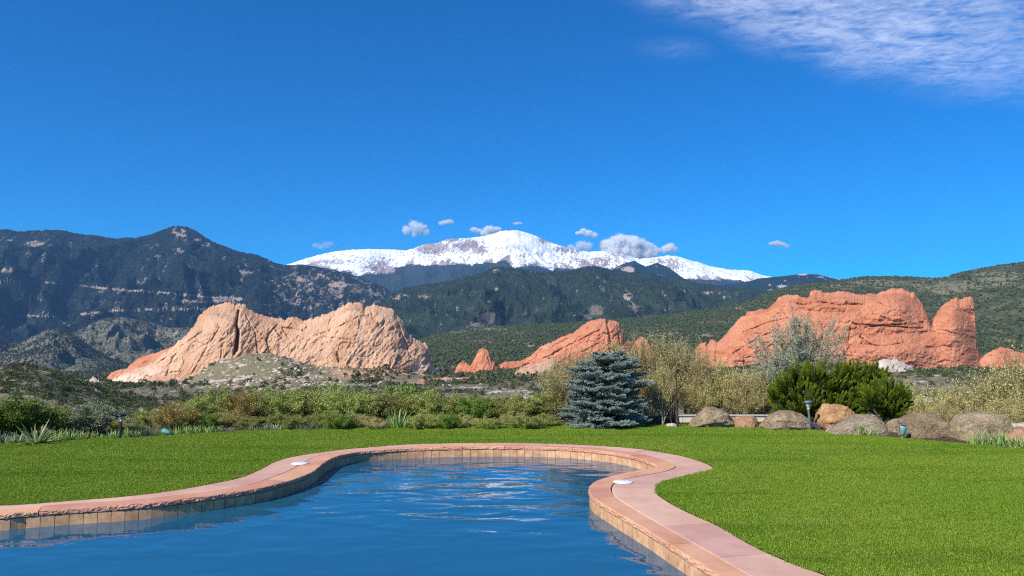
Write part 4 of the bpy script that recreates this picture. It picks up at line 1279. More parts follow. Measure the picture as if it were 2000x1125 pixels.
def shrub_mesh(seed, h=1.0, w=1.0, stems=12, subs=9, leaf_n=5000, leaf=(0.030, 0.014), spread=0.12, low=0.12, up=0.5, twigr=0.006, sublen=0.22, wisp=0, droop=0.0, upright=0.0, jitter=0.028):
    """returns (twig block paths, leaf points, leaf dirs): stems fan from the base, carry side twigs, leaves sit along the twigs"""
    rng = np.random.RandomState(seed)
    paths, LP, LD = [], [], []
    for i in range(stems):
        a = i * 2.399 + rng.uniform(-.5, .5)
        q = math.sqrt((i + 0.6) / stems)
        base = np.array([math.cos(a), math.sin(a), 0]) * spread * w * rng.uniform(0.1, 1)
        ht = h * (1 - 0.5 * (q ** 2.2) * (1 - upright)) * rng.uniform(0.80, 1.02)
        tip = np.array([math.cos(a) * q * w * 0.5, math.sin(a) * q * w * 0.5, ht]) * np.array([rng.uniform(.8, 1.05)] * 2 + [1])
        ctl = base * 1.1 + (tip - base) * np.array([0.28, 0.28, 0.62]) + rng.normal(0, 0.03 * w, 3)
        P = bez(base, ctl, tip, 9)
        P[2:] += rng.normal(0, 0.008 * h, (7, 3))
        paths.append((P, twigr * 1.6, twigr * 0.5))
        for j in range(subs):
            tpos = rng.uniform(low, 0.97)
            k = tpos * 8
            k0 = int(min(k, 7))
            o = P[k0] + (P[k0 + 1] - P[k0]) * (k - k0)
            tg = P[min(k0 + 1, 8)] - P[k0]
            tg = tg / (np.linalg.norm(tg) + 1e-9)
            out = np.array([o[0], o[1], 0.0]); out /= (np.linalg.norm(out) + 0.05)
            d = tg * 0.55 + out * 0.35 + rng.normal(0, 0.55, 3) + np.array([0, 0, up])
            d /= np.linalg.norm(d)
            ln = sublen * h * rng.uniform(0.5, 1.25)
            e = o + d * ln
            e[2] = max(e[2], 0.02 * h)
            mid = o + d * ln * 0.5 + rng.normal(0, 0.05 * ln, 3) + np.array([0, 0, -droop * ln])
            S = bez(o, mid, e, 5)
            paths.append((S, twigr * 0.7, twigr * 0.25))
            LP.append(S)
    seg = np.concatenate([np.stack([S[:-1], S[1:]], 1) for S in LP])
    pick = rng.randint(0, len(seg), leaf_n)
    f = rng.uniform(0, 1, leaf_n)[:, None]
    Pn = seg[pick, 0] * (1 - f) + seg[pick, 1] * f
    dr = seg[pick, 1] - seg[pick, 0]
    dr /= np.linalg.norm(dr, axis=1)[:, None] + 1e-9
    Pn = Pn + rng.normal(0, jitter * h, (leaf_n, 3))
    Pn[:, 2] = np.abs(Pn[:, 2])
    D = dr * 0.5 + rng.normal(0, 0.8, (leaf_n, 3)) + np.array([0, 0, 0.25])
    return paths, Pn, D, rng

def make_shrub(kind, seed, twig_m, leaf_m, sides=3, **kw):
    lw = kw.get('leaf', (0.03, 0.014))
    paths, P, D, rng = shrub_mesh(seed, **kw)
    a = mesh_np("stems", [tubes(paths, sides)], [twig_m])
    L = lw[0] * rng.uniform(0.6, 1.25, len(P))
    b = mesh_np("foliage", [leaves(P, D, L, L * lw[1] / lw[0], rng)], [leaf_m])
    return a, b

BARK_TAN = plain("tan twig bark", (0.26, 0.19, 0.115), 0.85, 0.15, 0.35, 10)
BARK_GREY = plain("grey twig bark", (0.20, 0.165, 0.125), 0.85, 0.15, 0.35, 10)
BARK_RUST = plain("reddish twig bark", (0.20, 0.085, 0.045), 0.85, 0.15, 0.35, 10)
BARK_DARK = plain("dark bark", (0.055, 0.042, 0.032), 0.9, 0.1, 0.35, 14)
L_OLIVE = leaf_mat("olive leaf", (0.1286, 0.1588, 0.0333), (0.5681, 0.5945, 0.1586), 0.3, 0.6, 0.55)
L_TWIGGY = leaf_mat("yellow olive bud leaf", (0.3025, 0.2612, 0.0963), (0.7003, 0.6337, 0.2585), 0.3)
L_DARK = leaf_mat("dark green leaf", (0.0440, 0.0770, 0.0110), (0.2479, 0.3342, 0.0561), 0.25)
L_SILVER = leaf_mat("silver green leaf", (0.23, 0.25, 0.155), (0.50, 0.52, 0.37), 0.2)
L_GREYGREEN = leaf_mat("grey green leaf", (0.1800, 0.2160, 0.1140), (0.4620, 0.5040, 0.3220), 0.2)
L_RUST = leaf_mat("rusty olive leaf", (0.1680, 0.1140, 0.0300), (0.5850, 0.4500, 0.1237), 0.3)
L_GREEN = leaf_mat("fresh green leaf", (0.0924, 0.1584, 0.0185), (0.3063, 0.4288, 0.0700), 0.3)

# prototypes one unit high and wide, several of each kind; meshes are shared by the copies
SHRUB = {}
def proto(kind, n, tm, lm, **kw):
    SHRUB[kind] = [make_shrub(kind, 100 * len(SHRUB) + k, tm, lm, **kw) for k in range(n)]
proto('olive', 4, BARK_GREY, L_OLIVE, w=1.15, stems=24, subs=16, leaf_n=17000, leaf=(0.036, 0.019), low=0.15, sublen=0.20, twigr=0.0045, jitter=0.03)
proto('twiggy', 4, BARK_TAN, L_TWIGGY, w=0.8, stems=34, subs=24, leaf_n=9500, leaf=(0.021, 0.011), low=0.18, sublen=0.19, twigr=0.0030, up=0.9, upright=0.35, jitter=0.018)
proto('dark', 2, BARK_DARK, L_DARK, w=1.3, stems=26, subs=16, leaf_n=19000, leaf=(0.038, 0.022), low=0.15, sublen=0.19, twigr=0.004, jitter=0.036)
proto('silver', 2, BARK_GREY, L_GREYGREEN, w=0.95, stems=22, subs=16, leaf_n=14000, leaf=(0.042, 0.017), low=0.12, sublen=0.2, twigr=0.004, up=0.6, jitter=0.026)
proto('rust', 2, BARK_RUST, L_RUST, w=1.1, stems=26, subs=16, leaf_n=8000, leaf=(0.034, 0.016), low=0.2, sublen=0.22, twigr=0.006, jitter=0.03)
proto('green', 2, BARK_GREY, L_GREEN, w=1.3, stems=24, subs=15, leaf_n=18000, leaf=(0.040, 0.022), low=0.12, sublen=0.2, twigr=0.0045, jitter=0.036)
proto('wall', 3, BARK_TAN, L_TWIGGY, w=1.25, stems=28, subs=19, leaf_n=17000, leaf=(0.028, 0.015), low=0.12, sublen=0.20, twigr=0.0035, up=0.6, jitter=0.026)
_cnt = {}
_la = np.arctan2(LF[:, 0], LF[:, 1]); _lo = np.argsort(_la)
def edge_y(px):
    a = math.atan2((px - 1000) / FPX, 1.0)
    return float(np.interp(a, _la[_lo], np.linalg.norm(LF, axis=1)[_lo])) * math.cos(a)
def shrub(kind, px, top, wpx, Y, label, group=None, name="shrub", sz=1.0, cat="shrub"):
    if Y < 24.0 and px < 1100:
        Y = min(Y, edge_y(px) + 0.75 + max(0.0, Y - 19.3) * 0.7)
    ps = SHRUB[kind]
    k = _cnt.get(kind, 0); _cnt[kind] = k + 1
    a, b = ps[k % len(ps)]
    x = xp(px, Y)
    z = bed_z(x, Y) - 0.03
    h = (zy(top, Y) - z)
    w = wpx / FPX * Y
    pw = {'olive': 1.15, 'twiggy': 0.8, 'dark': 1.3, 'silver': .95, 'rust': 1.1, 'green': 1.3, 'wall': 1.25}[kind]
    rz = (k * 2.4 + px * 0.01) % 6.283
    e = empty(name, (x, Y, z), label, cat, group, rz)
    e.scale = (w / pw, w / pw * 0.95, h * 0.98)
    link("stems", a, e)
    link("foliage", b, e)
    return e

# ------------------------------------------------------------------ the hedge behind the lawn, left to right
ORD = ["first", "second", "third", "fourth", "fifth", "sixth", "seventh", "eighth", "ninth", "tenth", "eleventh", "twelfth", "thirteenth", "fourteenth", "fifteenth"]
HG = "shrubs of the hedge behind the lawn"
shrub('dark', -70, 776, 170, 18.6, "dark green leafy shrub cut by the photo's left edge", HG)
shrub('dark', 52, 772, 165, 18.9, "broad dark green leafy shrub behind the spiky yucca", HG)
shrub('olive', 128, 792, 80, 19.6, "small olive shrub between the dark green shrub and the silvery one", HG)
shrub('silver', 188, 782, 120, 18.8, "silvery grey-green shrub left of the small path light", HG)
shrub('olive', 268, 828, 70, 20.0, "low olive shrub just right of the small path light", HG)
shrub('wall', 232, 806, 70, 20.6, "low straw coloured shrub behind the small path light", HG)
shrub('olive', 300, 800, 84, 20.8, "olive shrub in the dip between the path light and the rusty shrub", HG)
shrub('rust', 352, 786, 105, 19.2, "rusty brown twiggy shrub between path light and hedge", HG)
shrub('olive', 395, 772, 90, 20.6, "olive shrub behind the rusty brown one", HG)
hs_ = [(432, 768, 95, 20.6, 'olive'), (478, 770, 92, 20.2, 'rust'), (520, 765, 100, 20.7, 'olive'), (566, 768, 96, 20.4, 'olive'), (612, 764, 98, 20.8, 'olive'), (660, 762, 92, 20.5, 'olive'), (706, 768, 94, 20.3, 'olive'), (748, 772, 90, 20.5, 'olive')]
for i, (px, top, w, Y, k) in enumerate(hs_):
    shrub(k, px, top - 9, w + 6, Y, "olive hedge shrub, %s to the left of the big iris clump" % ORD[len(hs_) - 1 - i] if k == 'olive' else "brownish bare-twigged hedge shrub right of the rusty one", HG)
hs_ = [(792, 776, 94, 20.8, 'olive'), (838, 774, 96, 20.5, 'olive'), (884, 776, 92, 20.7, 'olive'), (928, 778, 90, 20.4, 'green'), (972, 782, 92, 20.8, 'olive'), (1018, 780, 96, 20.6, 'olive'), (1058, 776, 80, 20.9, 'olive')]
for i, (px, top, w, Y, k) in enumerate(hs_):
    shrub(k, px, top - 9, w + 6, Y, ("greener hedge shrub above the purple flowers" if k == 'green' else "olive hedge shrub, %s to the left of the blue spruce" % ORD[len(hs_) - 1 - i]), HG)
for px, top, w, Y, k, lab in [(455, 800, 80, 19.5, 'wall', "low straw-coloured shrub in front of the brownish hedge shrub"), (545, 806, 80, 19.5, 'olive', "low olive shrub behind the grey-green mound"), (640, 800, 80, 19.6, 'olive', "low olive shrub right of the grey-green mound"),
                         (700, 806, 75, 19.6, 'wall', "low straw-coloured shrub left of the big iris clump"), (850, 806, 80, 19.8, 'olive', "low olive shrub right of the big iris clump"), (905, 808, 70, 19.8, 'wall', "low straw-coloured shrub left of the purple flowers"), (1005, 806, 80, 19.9, 'wall', "low straw-coloured shrub right of the purple flowers"), (1065, 808, 70, 19.9, 'olive', "low olive shrub at the left foot of the blue spruce")]:
    shrub(k, px, top, w, Y, lab, "low shrubs in front of the hedge")
lowx = [330, 372, 412, 492, 585, 668, 735, 822, 878, 955, 1030]
for i, px in enumerate(lowx):
    shrub(['wall', 'olive', 'green'][i % 3] if px not in (492, 955) else 'olive', px, 814 - (i % 3) * 4, 62 + (i * 7) % 18, 19.2, "small knee-high shrub at the hedge foot, %s from the left" % ORD[i], "knee-high shrubs at the hedge foot")
TG = "tall bare-twigged shrubs around the spruce"
for px, top, w, Y, lab in [(1085, 706, 90, 21.5, "tall sparse yellowish shrub just left of the blue spruce"), (1118, 682, 100, 22.6, "tall sparse yellowish shrub behind the spruce's left side"), (1172, 672, 110, 23.2, "tall sparse yellowish shrub directly behind the spruce's top"),
                      (1222, 664, 110, 22.5, "tall sparse yellowish shrub behind the spruce's right side"), (1262, 652, 110, 21.8, "tallest bare-twigged shrub, just right of the spruce"), (1306, 648, 105, 22.4, "tall upright bare-twigged shrub above the slim dark trunk"),
                      (1345, 668, 100, 21.9, "tall bare-twigged shrub right of the slim dark trunk"), (1290, 706, 90, 20.9, "shorter bare-twigged shrub right beside the spruce's lower branches")]:
    shrub('twiggy', px, top, w, Y, lab, TG, "tall_shrub")
for px, top, w, Y, lab in [(1385, 700, 110, 22.2, "yellowish shrub behind the first domed boulder"), (1432, 712, 110, 21.8, "yellowish shrub behind the small reddish boulder"), (1480, 722, 100, 22.0, "yellowish shrub left of the silver tree"), (1360, 742, 90, 21.4, "low yellowish shrub above the concrete wall's left end"), (1455, 752, 95, 21.3, "low yellowish shrub above the concrete wall's right end")]:
    shrub('wall', px, top, w, Y, lab, "yellowish shrubs behind the boulders")
RG = "straw coloured shrubs at the right"
rs_ = [(1772, 748, 110, 21.5), (1815, 760, 110, 20.8), (1862, 748, 120, 21.0), (1908, 730, 120, 20.6), (1952, 698, 110, 20.4), (1996, 684, 130, 20.0), (2060, 690, 150, 19.6), (1935, 776, 100, 19.2), (1985, 770, 110, 18.8), (1840, 788, 90, 19.4), (2110, 720, 150, 18.5)]
rl_ = ["straw coloured shrub right beside the bright green juniper", "straw coloured shrub behind the third grey boulder from the right", "broad straw coloured shrub left of the tall ones at the right", "straw coloured shrub rising over the square grey boulder", "tall straw coloured shrub, second from the photo's right edge", "tallest straw coloured shrub at the photo's right edge",
       "straw coloured shrub mostly outside the photo's right edge", "low straw shrub directly behind the square grey boulder", "low straw shrub above the pale slab at the right edge", "low straw shrub behind the dark brown boulder", "straw shrub beyond the right edge behind the others"]
for (px, top, w, Y), lab in zip(rs_, rl_):
    shrub('twiggy' if top < 735 else 'wall', px, top, w, Y, lab, RG)
shrub('green', 805, 742, 130, 27.5, "bright green rounded bush standing beyond the hedge", name="bush", cat="bush")
shrub('green', 770, 752, 80, 27.0, "smaller bright green bush beyond the hedge, left one", name="bush", cat="bush")
shrub('green', 1630, 770, 90, 21.0, "green shrub filling the gap behind the two junipers", name="bush", cat="bush")

# ------------------------------------------------------------------ blue spruce
def make_spruce():
    rng = np.random.RandomState(77)
    Y = 19.9
    x = xp(1184, Y)
    z0 = bed_z(x, Y)
    H = zy(690, Y) - z0
    Rm = 77 / FPX * Y
    e = empty("blue_spruce", (x, Y, z0), "squat blue spruce with dense silvery blue tiers beside the lawn", "spruce")
    trunk = np.array([[0, 0, -0.05], [0.01, 0, H * 0.4], [-0.02, 0.01, H * 0.75], [0.03, 0, H * 0.97]])
    paths = []
    NP, ND, NT_, NL = [], [], [], []
    def tuft(S, nn, w, tb, spread=0.8):
        """needles bristling round a shoot, swept towards its tip and upwards"""
        n_ = len(S) - 1
        f = rng.uniform(0.0, 1.0, nn) ** 0.75
        ii = np.minimum((f * n_).astype(int), n_ - 1)
        fr = (f * n_ - ii)[:, None]
        P = S[ii] * (1 - fr) + S[ii + 1] * fr
        dd = S[-1] - S[0]; dd = dd / (np.linalg.norm(dd) + 1e-9)
        rr = np.cross(np.tile(dd, (nn, 1)), rng.normal(size=(nn, 3)))
        rr /= np.linalg.norm(rr, axis=1)[:, None] + 1e-9
        NP.append(P); ND.append(dd * 0.6 + rr * spread + np.array([0, 0, 0.30]))
        NT_.append(np.clip(tb + 0.45 * f + 0.25 * np.maximum(rr[:, 2], 0) + rng.uniform(-.2, .2, nn), 0, 1))  # tips lighter; upward-facing needles lighter too, light from above put into the colour
    levs = [0.03, 0.09, 0.155, 0.22, 0.285, 0.35, 0.42, 0.49, 0.56, 0.63, 0.70, 0.77, 0.84, 0.90, 0.94]
    for li, lev in enumerate(levs):
        pr = np.interp(lev, [0, 0.06, 0.2, 0.36, 0.5, 0.62, 0.75, 0.85, 0.93, 1.0], [0.88, 1.0, 0.97, 0.86, 0.88, 0.93, 0.86, 0.70, 0.46, 0.12])
        k = int(8 + 8 * pr)
        a0 = rng.uniform(0, 6.28)
        for i in range(k):
            a = a0 + i * 2 * math.pi / k + rng.uniform(-.28, .28)
            L = Rm * pr * rng.uniform(0.68, 1.10)
            if math.cos(a) < -0.5 and lev < 0.25: L *= 1.06
            if math.cos(a) > 0.5 and lev < 0.35: L *= 0.88
            d = np.array([math.cos(a), math.sin(a), 0])
            side = np.array([-d[1], d[0], 0])
            zz = lev * H * 0.96 + rng.uniform(-.13, .13)
            zz = max(zz, 0.03)
            rise = rng.uniform(-0.03, 0.14) + 0.55 * max(0, lev - 0.70)
            p0 = np.array([0, 0, zz]) + d * 0.02
            p2 = p0 + d * L + np.array([0, 0, rise * L])
            p1 = p0 + d * L * 0.5 + np.array([0, 0, -0.06 * L + 0.3 * rise * L])
            B = bez(p0, p1, p2, 10)
            paths.append((B, 0.013, 0.003))
            tb = rng.uniform(0.0, 0.45)
            nbr = int(7 + 12 * L / Rm)
            for j in range(nbr):
                t = min(0.30 + 0.70 * (j + rng.uniform(0, .8)) / nbr, 0.985)
                q = t * 9; q0 = min(int(q), 8)
                o = B[q0] + (B[q0 + 1] - B[q0]) * (q - q0)
                s = 1 if j % 2 else -1
                bl = L * 0.40 * (1.2 - 0.85 * t) * rng.uniform(0.75, 1.2) + 0.05
                dd = d * 0.8 + side * s * 0.7 + np.array([0, 0, rng.uniform(-.05, .30)])
                dd /= np.linalg.norm(dd)
                S = bez(o, o + dd * bl * .5 + np.array([0, 0, -.012]), o + dd * bl + np.array([0, 0, .03]), 5)
                paths.append((S, 0.004, 0.0015))
                tuft(S, int(60 + 520 * bl), 0, tb)
                for h in range(3):
                    o2 = S[1 + h]
                    d2 = dd * 0.7 + np.cross(dd, [0, 0, 1]) * (1 if h % 2 else -1) * 0.7 + np.array([0, 0, rng.uniform(0, .35)])
                    d2 /= np.linalg.norm(d2)
                    S2 = np.linspace(o2, o2 + d2 * bl * 0.45, 3)
                    tuft(S2, int(30 + 300 * bl), 0, tb + 0.08)
            tuft(B[5:], 150, 0, tb + .1)
    for k in range(8):
        a = rng.uniform(0, 6.28); r0 = 0.16 * (k > 0) * rng.uniform(.5, 1)
        o = np.array([r0 * math.cos(a), r0 * math.sin(a), H * (0.86 if k else 0.92)])
        dd = np.array([0.25 * math.cos(a) * (k > 0), 0.25 * math.sin(a) * (k > 0), 1]); L = 0.15 * rng.uniform(.7, 1.3)
        S = np.linspace(o, o + dd * L, 4)
        paths.append((S, 0.005, 0.002))
        tuft(S, 240, 0, 0.25, 1.0)
    P = np.concatenate(NP); D = np.concatenate(ND); T = np.concatenate(NT_)
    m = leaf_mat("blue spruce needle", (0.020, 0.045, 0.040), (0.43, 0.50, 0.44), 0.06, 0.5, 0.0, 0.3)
    link("trunk", mesh_np("trunk", [tubes([(trunk, 0.05, 0.012)], 8)], [BARK_DARK]), e)
    link("branches", mesh_np("branches", [tubes(paths, 3)], [BARK_DARK]), e)
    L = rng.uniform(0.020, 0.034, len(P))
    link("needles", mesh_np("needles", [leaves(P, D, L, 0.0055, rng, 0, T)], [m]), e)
make_spruce()

# ------------------------------------------------------------------ bright green spreading junipers
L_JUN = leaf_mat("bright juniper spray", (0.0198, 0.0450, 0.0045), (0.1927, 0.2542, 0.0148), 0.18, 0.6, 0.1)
def make_juniper(px, base_py, Y, lumps, label, seed):
    """lumps: (photo px, top py, width px, depth offset m) heads of upright plumes on leaning limbs"""
    rng = np.random.RandomState(seed)
    x0 = xp(px, Y); z0 = bed_z(x0, Y)
    e = empty("juniper", (x0, Y, z0), label, "juniper", "bright green junipers behind the boulders")
    paths, LP, LD, LT = [], [], [], []
    for (lx, ltop, lw, dy) in lumps:
        Yl = Y + dy
        cx = xp(lx, Yl) - x0
        top = zy(ltop, Yl) - z0
        r = lw / FPX * Yl * 0.5
        zc = max(top - r * 1.05, 0.25)
        rz = top - zc
        root = np.array([rng.uniform(-.15, .15), rng.uniform(-.1, .1), -0.05])
        head = np.array([cx, dy, zc - 0.2 * rz])
        limb = bez(root, (root + head) * 0.5 + np.array([0, 0, -0.1]), head, 8)
        paths.append((limb, 0.035, 0.018))
        n = int(56 + 105 * r)
        for i in range(n):
            u = rng.normal(size=3); u /= np.linalg.norm(u)
            if u[2] < -0.45: u[2] *= -0.5
            rad = rng.uniform(0.35, 1.28) ** 0.6
            tip = np.array([cx, dy, zc]) + u * np.array([r, r * 0.9, rz]) * rad * (1 + 0.16 * float(fbm(u[0] * 2.2 + seed, u[1] * 2.2, u[2] * 2.2 + lx, 2)) * 2)
            bs = head + (tip - head) * rng.uniform(0.15, 0.45)
            d = (tip - bs); ln = np.linalg.norm(d); d /= ln + 1e-9
            tipc = bs + d * ln * 0.5 + np.array([0, 0, -0.04])
            S = bez(bs, tipc, tip + np.array([0, 0, 0.03 + 0.10 * rng.uniform() * (u[2] > -0.1)]), 6)
            paths.append((S, 0.006, 0.002))
            # plume: feathery sprays set around the last part of the shoot
            m = 210
            f = rng.uniform(0.30, 1.0, m) ** 0.7
            ii = np.minimum((f * 5).astype(int), 4); fr = (f * 5 - ii)[:, None]
            P = S[ii] * (1 - fr) + S[ii + 1] * fr
            rr = np.cross(np.tile(d, (m, 1)), rng.normal(size=(m, 3))); rr /= np.linalg.norm(rr, axis=1)[:, None] + 1e-9
            P = P + rr * (0.055 * (1.08 - f))[:, None]
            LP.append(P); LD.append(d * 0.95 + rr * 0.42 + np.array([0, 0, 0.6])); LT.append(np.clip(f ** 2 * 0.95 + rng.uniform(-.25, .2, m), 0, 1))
    P = np.concatenate(LP); D = np.concatenate(LD); T = np.concatenate(LT)
    link("branches", mesh_np("branches", [tubes(paths, 4)], [BARK_GREY]), e)
    L = rng.uniform(0.03, 0.085, len(P))
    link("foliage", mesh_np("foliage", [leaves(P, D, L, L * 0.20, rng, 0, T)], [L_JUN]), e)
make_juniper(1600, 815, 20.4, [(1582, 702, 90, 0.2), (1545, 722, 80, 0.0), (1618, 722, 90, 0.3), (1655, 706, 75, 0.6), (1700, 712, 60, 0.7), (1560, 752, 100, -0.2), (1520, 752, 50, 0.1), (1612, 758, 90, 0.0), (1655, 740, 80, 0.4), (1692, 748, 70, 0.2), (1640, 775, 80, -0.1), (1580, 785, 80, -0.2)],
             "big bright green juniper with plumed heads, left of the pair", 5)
make_juniper(1722, 818, 20.0, [(1722, 738, 90, 0.1), (1745, 752, 55, 0.0), (1705, 758, 60, -0.1), (1730, 780, 60, -0.1)], "smaller bright green juniper above the gap between boulders, right of the pair", 9)

# ------------------------------------------------------------------ silver leaved tree
def make_silver_tree():
    Y = 23.0
    x = xp(1562, Y); z0 = bed_z(x, Y)
    e = empty("silver_tree", (x, Y, z0), "airy silver-leaved tree in front of the big red ridge", "tree")
    rng = np.random.RandomState(14)
    paths, LP, LD = [], [], []
    heads = [(1545, 614, 60), (1578, 612, 58), (1520, 640, 60), (1605, 640, 60), (1505, 668, 50), (1560, 650, 80), (1635, 655, 60), (1650, 690, 40), (1490, 700, 40), (1530, 690, 70), (1590, 685, 60), (1500, 735, 60), (1520, 760, 60), (1625, 700, 50), (1496, 722, 50), (1508, 775, 60), (1484, 765, 50), (1530, 730, 60), (1512, 700, 60)]
    for hx, hy, hw in heads:
        for rep in range(9):
            tx = xp(hx + rng.normal(0, hw * 0.34), Y) - x; tz = zy(hy + rng.normal(0, 9) + (rep > 0) * abs(rng.normal(0, 16)), Y) - z0
            ty = rng.normal(0, 0.5)
            tip = np.array([tx, ty, tz])
            base = np.array([rng.normal(0, .06), rng.normal(0, .06), 0])
            ctl = np.array([tx * 0.30, ty * 0.3, tz * 0.55])
            P = bez(base, ctl, tip, 10)
            P[3:] += rng.normal(0, 0.02, (7, 3))
            paths.append((P, 0.016 if rep == 0 else 0.009, 0.003))
            for j in range(15):
                k = rng.uniform(4.2, 8.9); k0 = int(k)
                o = P[k0] + (P[k0 + 1] - P[k0]) * (k - k0)
                d = (P[k0 + 1] - P[k0]); d /= np.linalg.norm(d)
                d = d * 0.6 + rng.normal(0, 0.6, 3) + np.array([0, 0, 0.35]); d /= np.linalg.norm(d)
                S = bez(o, o + d * 0.1, o + d * rng.uniform(.15, .36) + np.array([0, 0, .03]), 4)
                paths.append((S, 0.004, 0.0015))
                m = 32
                f = rng.uniform(0.1, 1, m); ii = np.minimum((f * 3).astype(int), 2); fr = (f * 3 - ii)[:, None]
                LP.append(S[ii] * (1 - fr) + S[ii + 1] * fr + rng.normal(0, .016, (m, 3)))
                LD.append(d * 0.7 + rng.normal(0, .6, (m, 3)))
    P = np.concatenate(LP); D = np.concatenate(LD)
    link("trunk", mesh_np("trunk", [tubes([p for p in paths if p[1] > 0.01], 5)], [BARK_GREY]), e)
    link("branches", mesh_np("branches", [tubes([p for p in paths if p[1] <= 0.01], 3)], [BARK_GREY]), e)
    L = rng.uniform(0.036, 0.066, len(P))
    link("crown", mesh_np("crown", [leaves(P, D, L, L * 0.33, rng)], [L_SILVER]), e)
make_silver_tree()

# slim trunk and pale stems right of the spruce
def small_tree():
    Y = 19.7
    x = xp(1319, Y); z0 = bed_z(x, Y)
    H = zy(772, Y) - z0
    e = empty("sapling", (x, Y, z0), "slim dark bare sapling trunk right of the spruce", "sapling")
    link("trunk", mesh_np("trunk", [tubes([(np.array([[0.02, 0, -.05], [0.0, 0, H * .5], [-.03, 0, H]]), 0.034, 0.020)], 8)], [BARK_DARK]), e)
    link("branch", mesh_np("branch", [tubes([(bez(np.array([-.03, 0, H]), np.array([-.1, 0, H * 1.02]), np.array([-.16, .02, H * .98]), 6), 0.018, 0.010),
         (bez(np.array([-.16, .02, H * .98]), np.array([-.2, .02, H * .6]), np.array([-.13, .0, 0.0]), 8), 0.014, 0.016),
         (bez(np.array([-.02, 0, H * .95]), np.array([.05, .1, H * 1.5]), np.array([-.02, .1, H * 2.4]), 8), 0.016, 0.006)], 6)], [BARK_DARK]), e)
    e2 = empty("bare_stems", (xp(1292, 20.0), 20.0, bed_z(xp(1292, 20.0), 20.0)), "pale bare leaning stems between the spruce and the sapling", "bare shrub")
    rg = np.random.RandomState(3)
    pth = []
    for k in range(6):
        a = rg.uniform(-.5, .5); L = rg.uniform(.7, 1.5)
        pth.append((bez(np.array([rg.uniform(-.1, .12), rg.uniform(-.1, .1), -.03]), np.array([a * .2, 0, L * .5]), np.array([a * 1.1, rg.uniform(-.2, .3), L]), 9), 0.008, 0.003))
    link("stems", mesh_np("stems", [tubes(pth, 5)], [plain("pale smooth bark", (0.36, 0.29, 0.20), 0.7, 0.2, .2)]), e2)
small_tree()

# ------------------------------------------------------------------ strap-leaved plants
def blades_mesh(seed, n, h, w, spread, lean=(0.1, 0.8), curl=0.5, seg=6, mat=None, name="blades", base=0.08):
    rng = np.random.RandomState(seed)
    blocks = []
    Vs, Fs, Ts = [], [], []
    off = 0
    for i in range(n):
        a = rng.uniform(0, 6.28)
        ln = rng.uniform(*lean)
        L = h * rng.uniform(0.6, 1.08)
        d = np.array([math.cos(a), math.sin(a), 0])
        b0 = d * base * rng.uniform(0, 1) + np.array([rng.normal(0, spread * .3), rng.normal(0, spread * .3), -.01])
        s = np.linspace(0, 1, seg)
        ang = ln + curl * ln * s ** 1.5 * rng.uniform(0.3, 1.3)
        step_ = L / (seg - 1)
        P = np.zeros((seg, 3)); P[0] = b0
        for k in range(1, seg):
            P[k] = P[k - 1] + (d * math.sin(ang[k]) + np.array([0, 0, math.cos(ang[k])])) * step_
        P[:, 2] = np.maximum(P[:, 2], 0.005)
        tw = a + math.pi / 2 + rng.uniform(-.9, .9)
        sd = np.array([math.cos(tw), math.sin(tw), 0])
        wd = w * rng.uniform(.7, 1.15) * (1 - s ** 2.2) * (0.55 + 0.45 * np.minimum(s * 4, 1)) + 0.0008
        V = np.stack([P - sd * wd[:, None] * .5, P + np.array([math.cos(a), math.sin(a), 0]) * -0.10 * w, P + sd * wd[:, None] * .5], 1)
        F = grid_faces(seg, 3) + off
        Vs.append(V.reshape(-1, 3)); Fs.append(F); off += seg * 3
        Ts.append(np.full(len(F), rng.uniform(0, 1)))
    return mesh_np(name, [(np.concatenate(Vs), np.concatenate(Fs), 0, np.concatenate(Ts))], [mat], True)

L_IRIS = leaf_mat("iris blade", (0.1716, 0.2640, 0.0594), (0.5474, 0.6762, 0.2415), 0.3, 0.45, 0.2)
L_IRISG = leaf_mat("grey iris blade", (0.1920, 0.2400, 0.1320), (0.5320, 0.5880, 0.3780), 0.25, 0.5, 0.2)
L_YUC = leaf_mat("yucca blade", (0.2040, 0.2640, 0.0840), (0.5980, 0.6500, 0.3250), 0.2, 0.45, 0.1)
L_MOUND = leaf_mat("blue green fine leaf", (0.10, 0.16, 0.085), (0.26, 0.33, 0.20), 0.25, 0.6, 0.15)
IR = [blades_mesh(60 + k, 26, 0.27, 0.026, 0.10, (0.05, 0.75), 0.6, 5, L_IRIS) for k in range(3)]
IRG = [blades_mesh(70 + k, 24, 0.25, 0.026, 0.12, (0.05, 0.8), 0.7, 5, L_IRISG) for k in range(3)]
def strap(px, py, me, label, group, name="iris_clump", s=1.0, cat="iris", rz=0.0, push=0.0):
    p = gp(px, py)
    o = link(name, me, loc=(p[0] * (1 + push), p[1] * (1 + push), bed_z(p[0] * (1 + push), p[1] * (1 + push)) - .01), rz=rz)
    o.scale = (s, s, s)
    tag(o, label, cat, group)
    return o
strap(775, 836, blades_mesh(81, 95, 0.52, 0.035, 0.16, (0.03, 0.85), 0.35, 7, L_IRIS, "iris_clump", 0.14), "biggest bright green clump of upright iris blades at the hedge foot", None)
strap(73, 866, blades_mesh(82, 64, 0.56, 0.058, 0.12, (0.35, 1.35), 0.45, 7, L_YUC, "yucca", 0.09), "large pale spiky yucca at the lawn's left edge", None, "yucca", 1.0, "yucca")
strap(598, 839, blades_mesh(83, 420, 0.26, 0.006, 0.30, (0.0, 1.2), 0.5, 4, L_MOUND, "grass_mound", 0.16), "rounded blue-green mound of fine leaves at the lawn edge", None, "leafy_mound", 1.0, "mound")
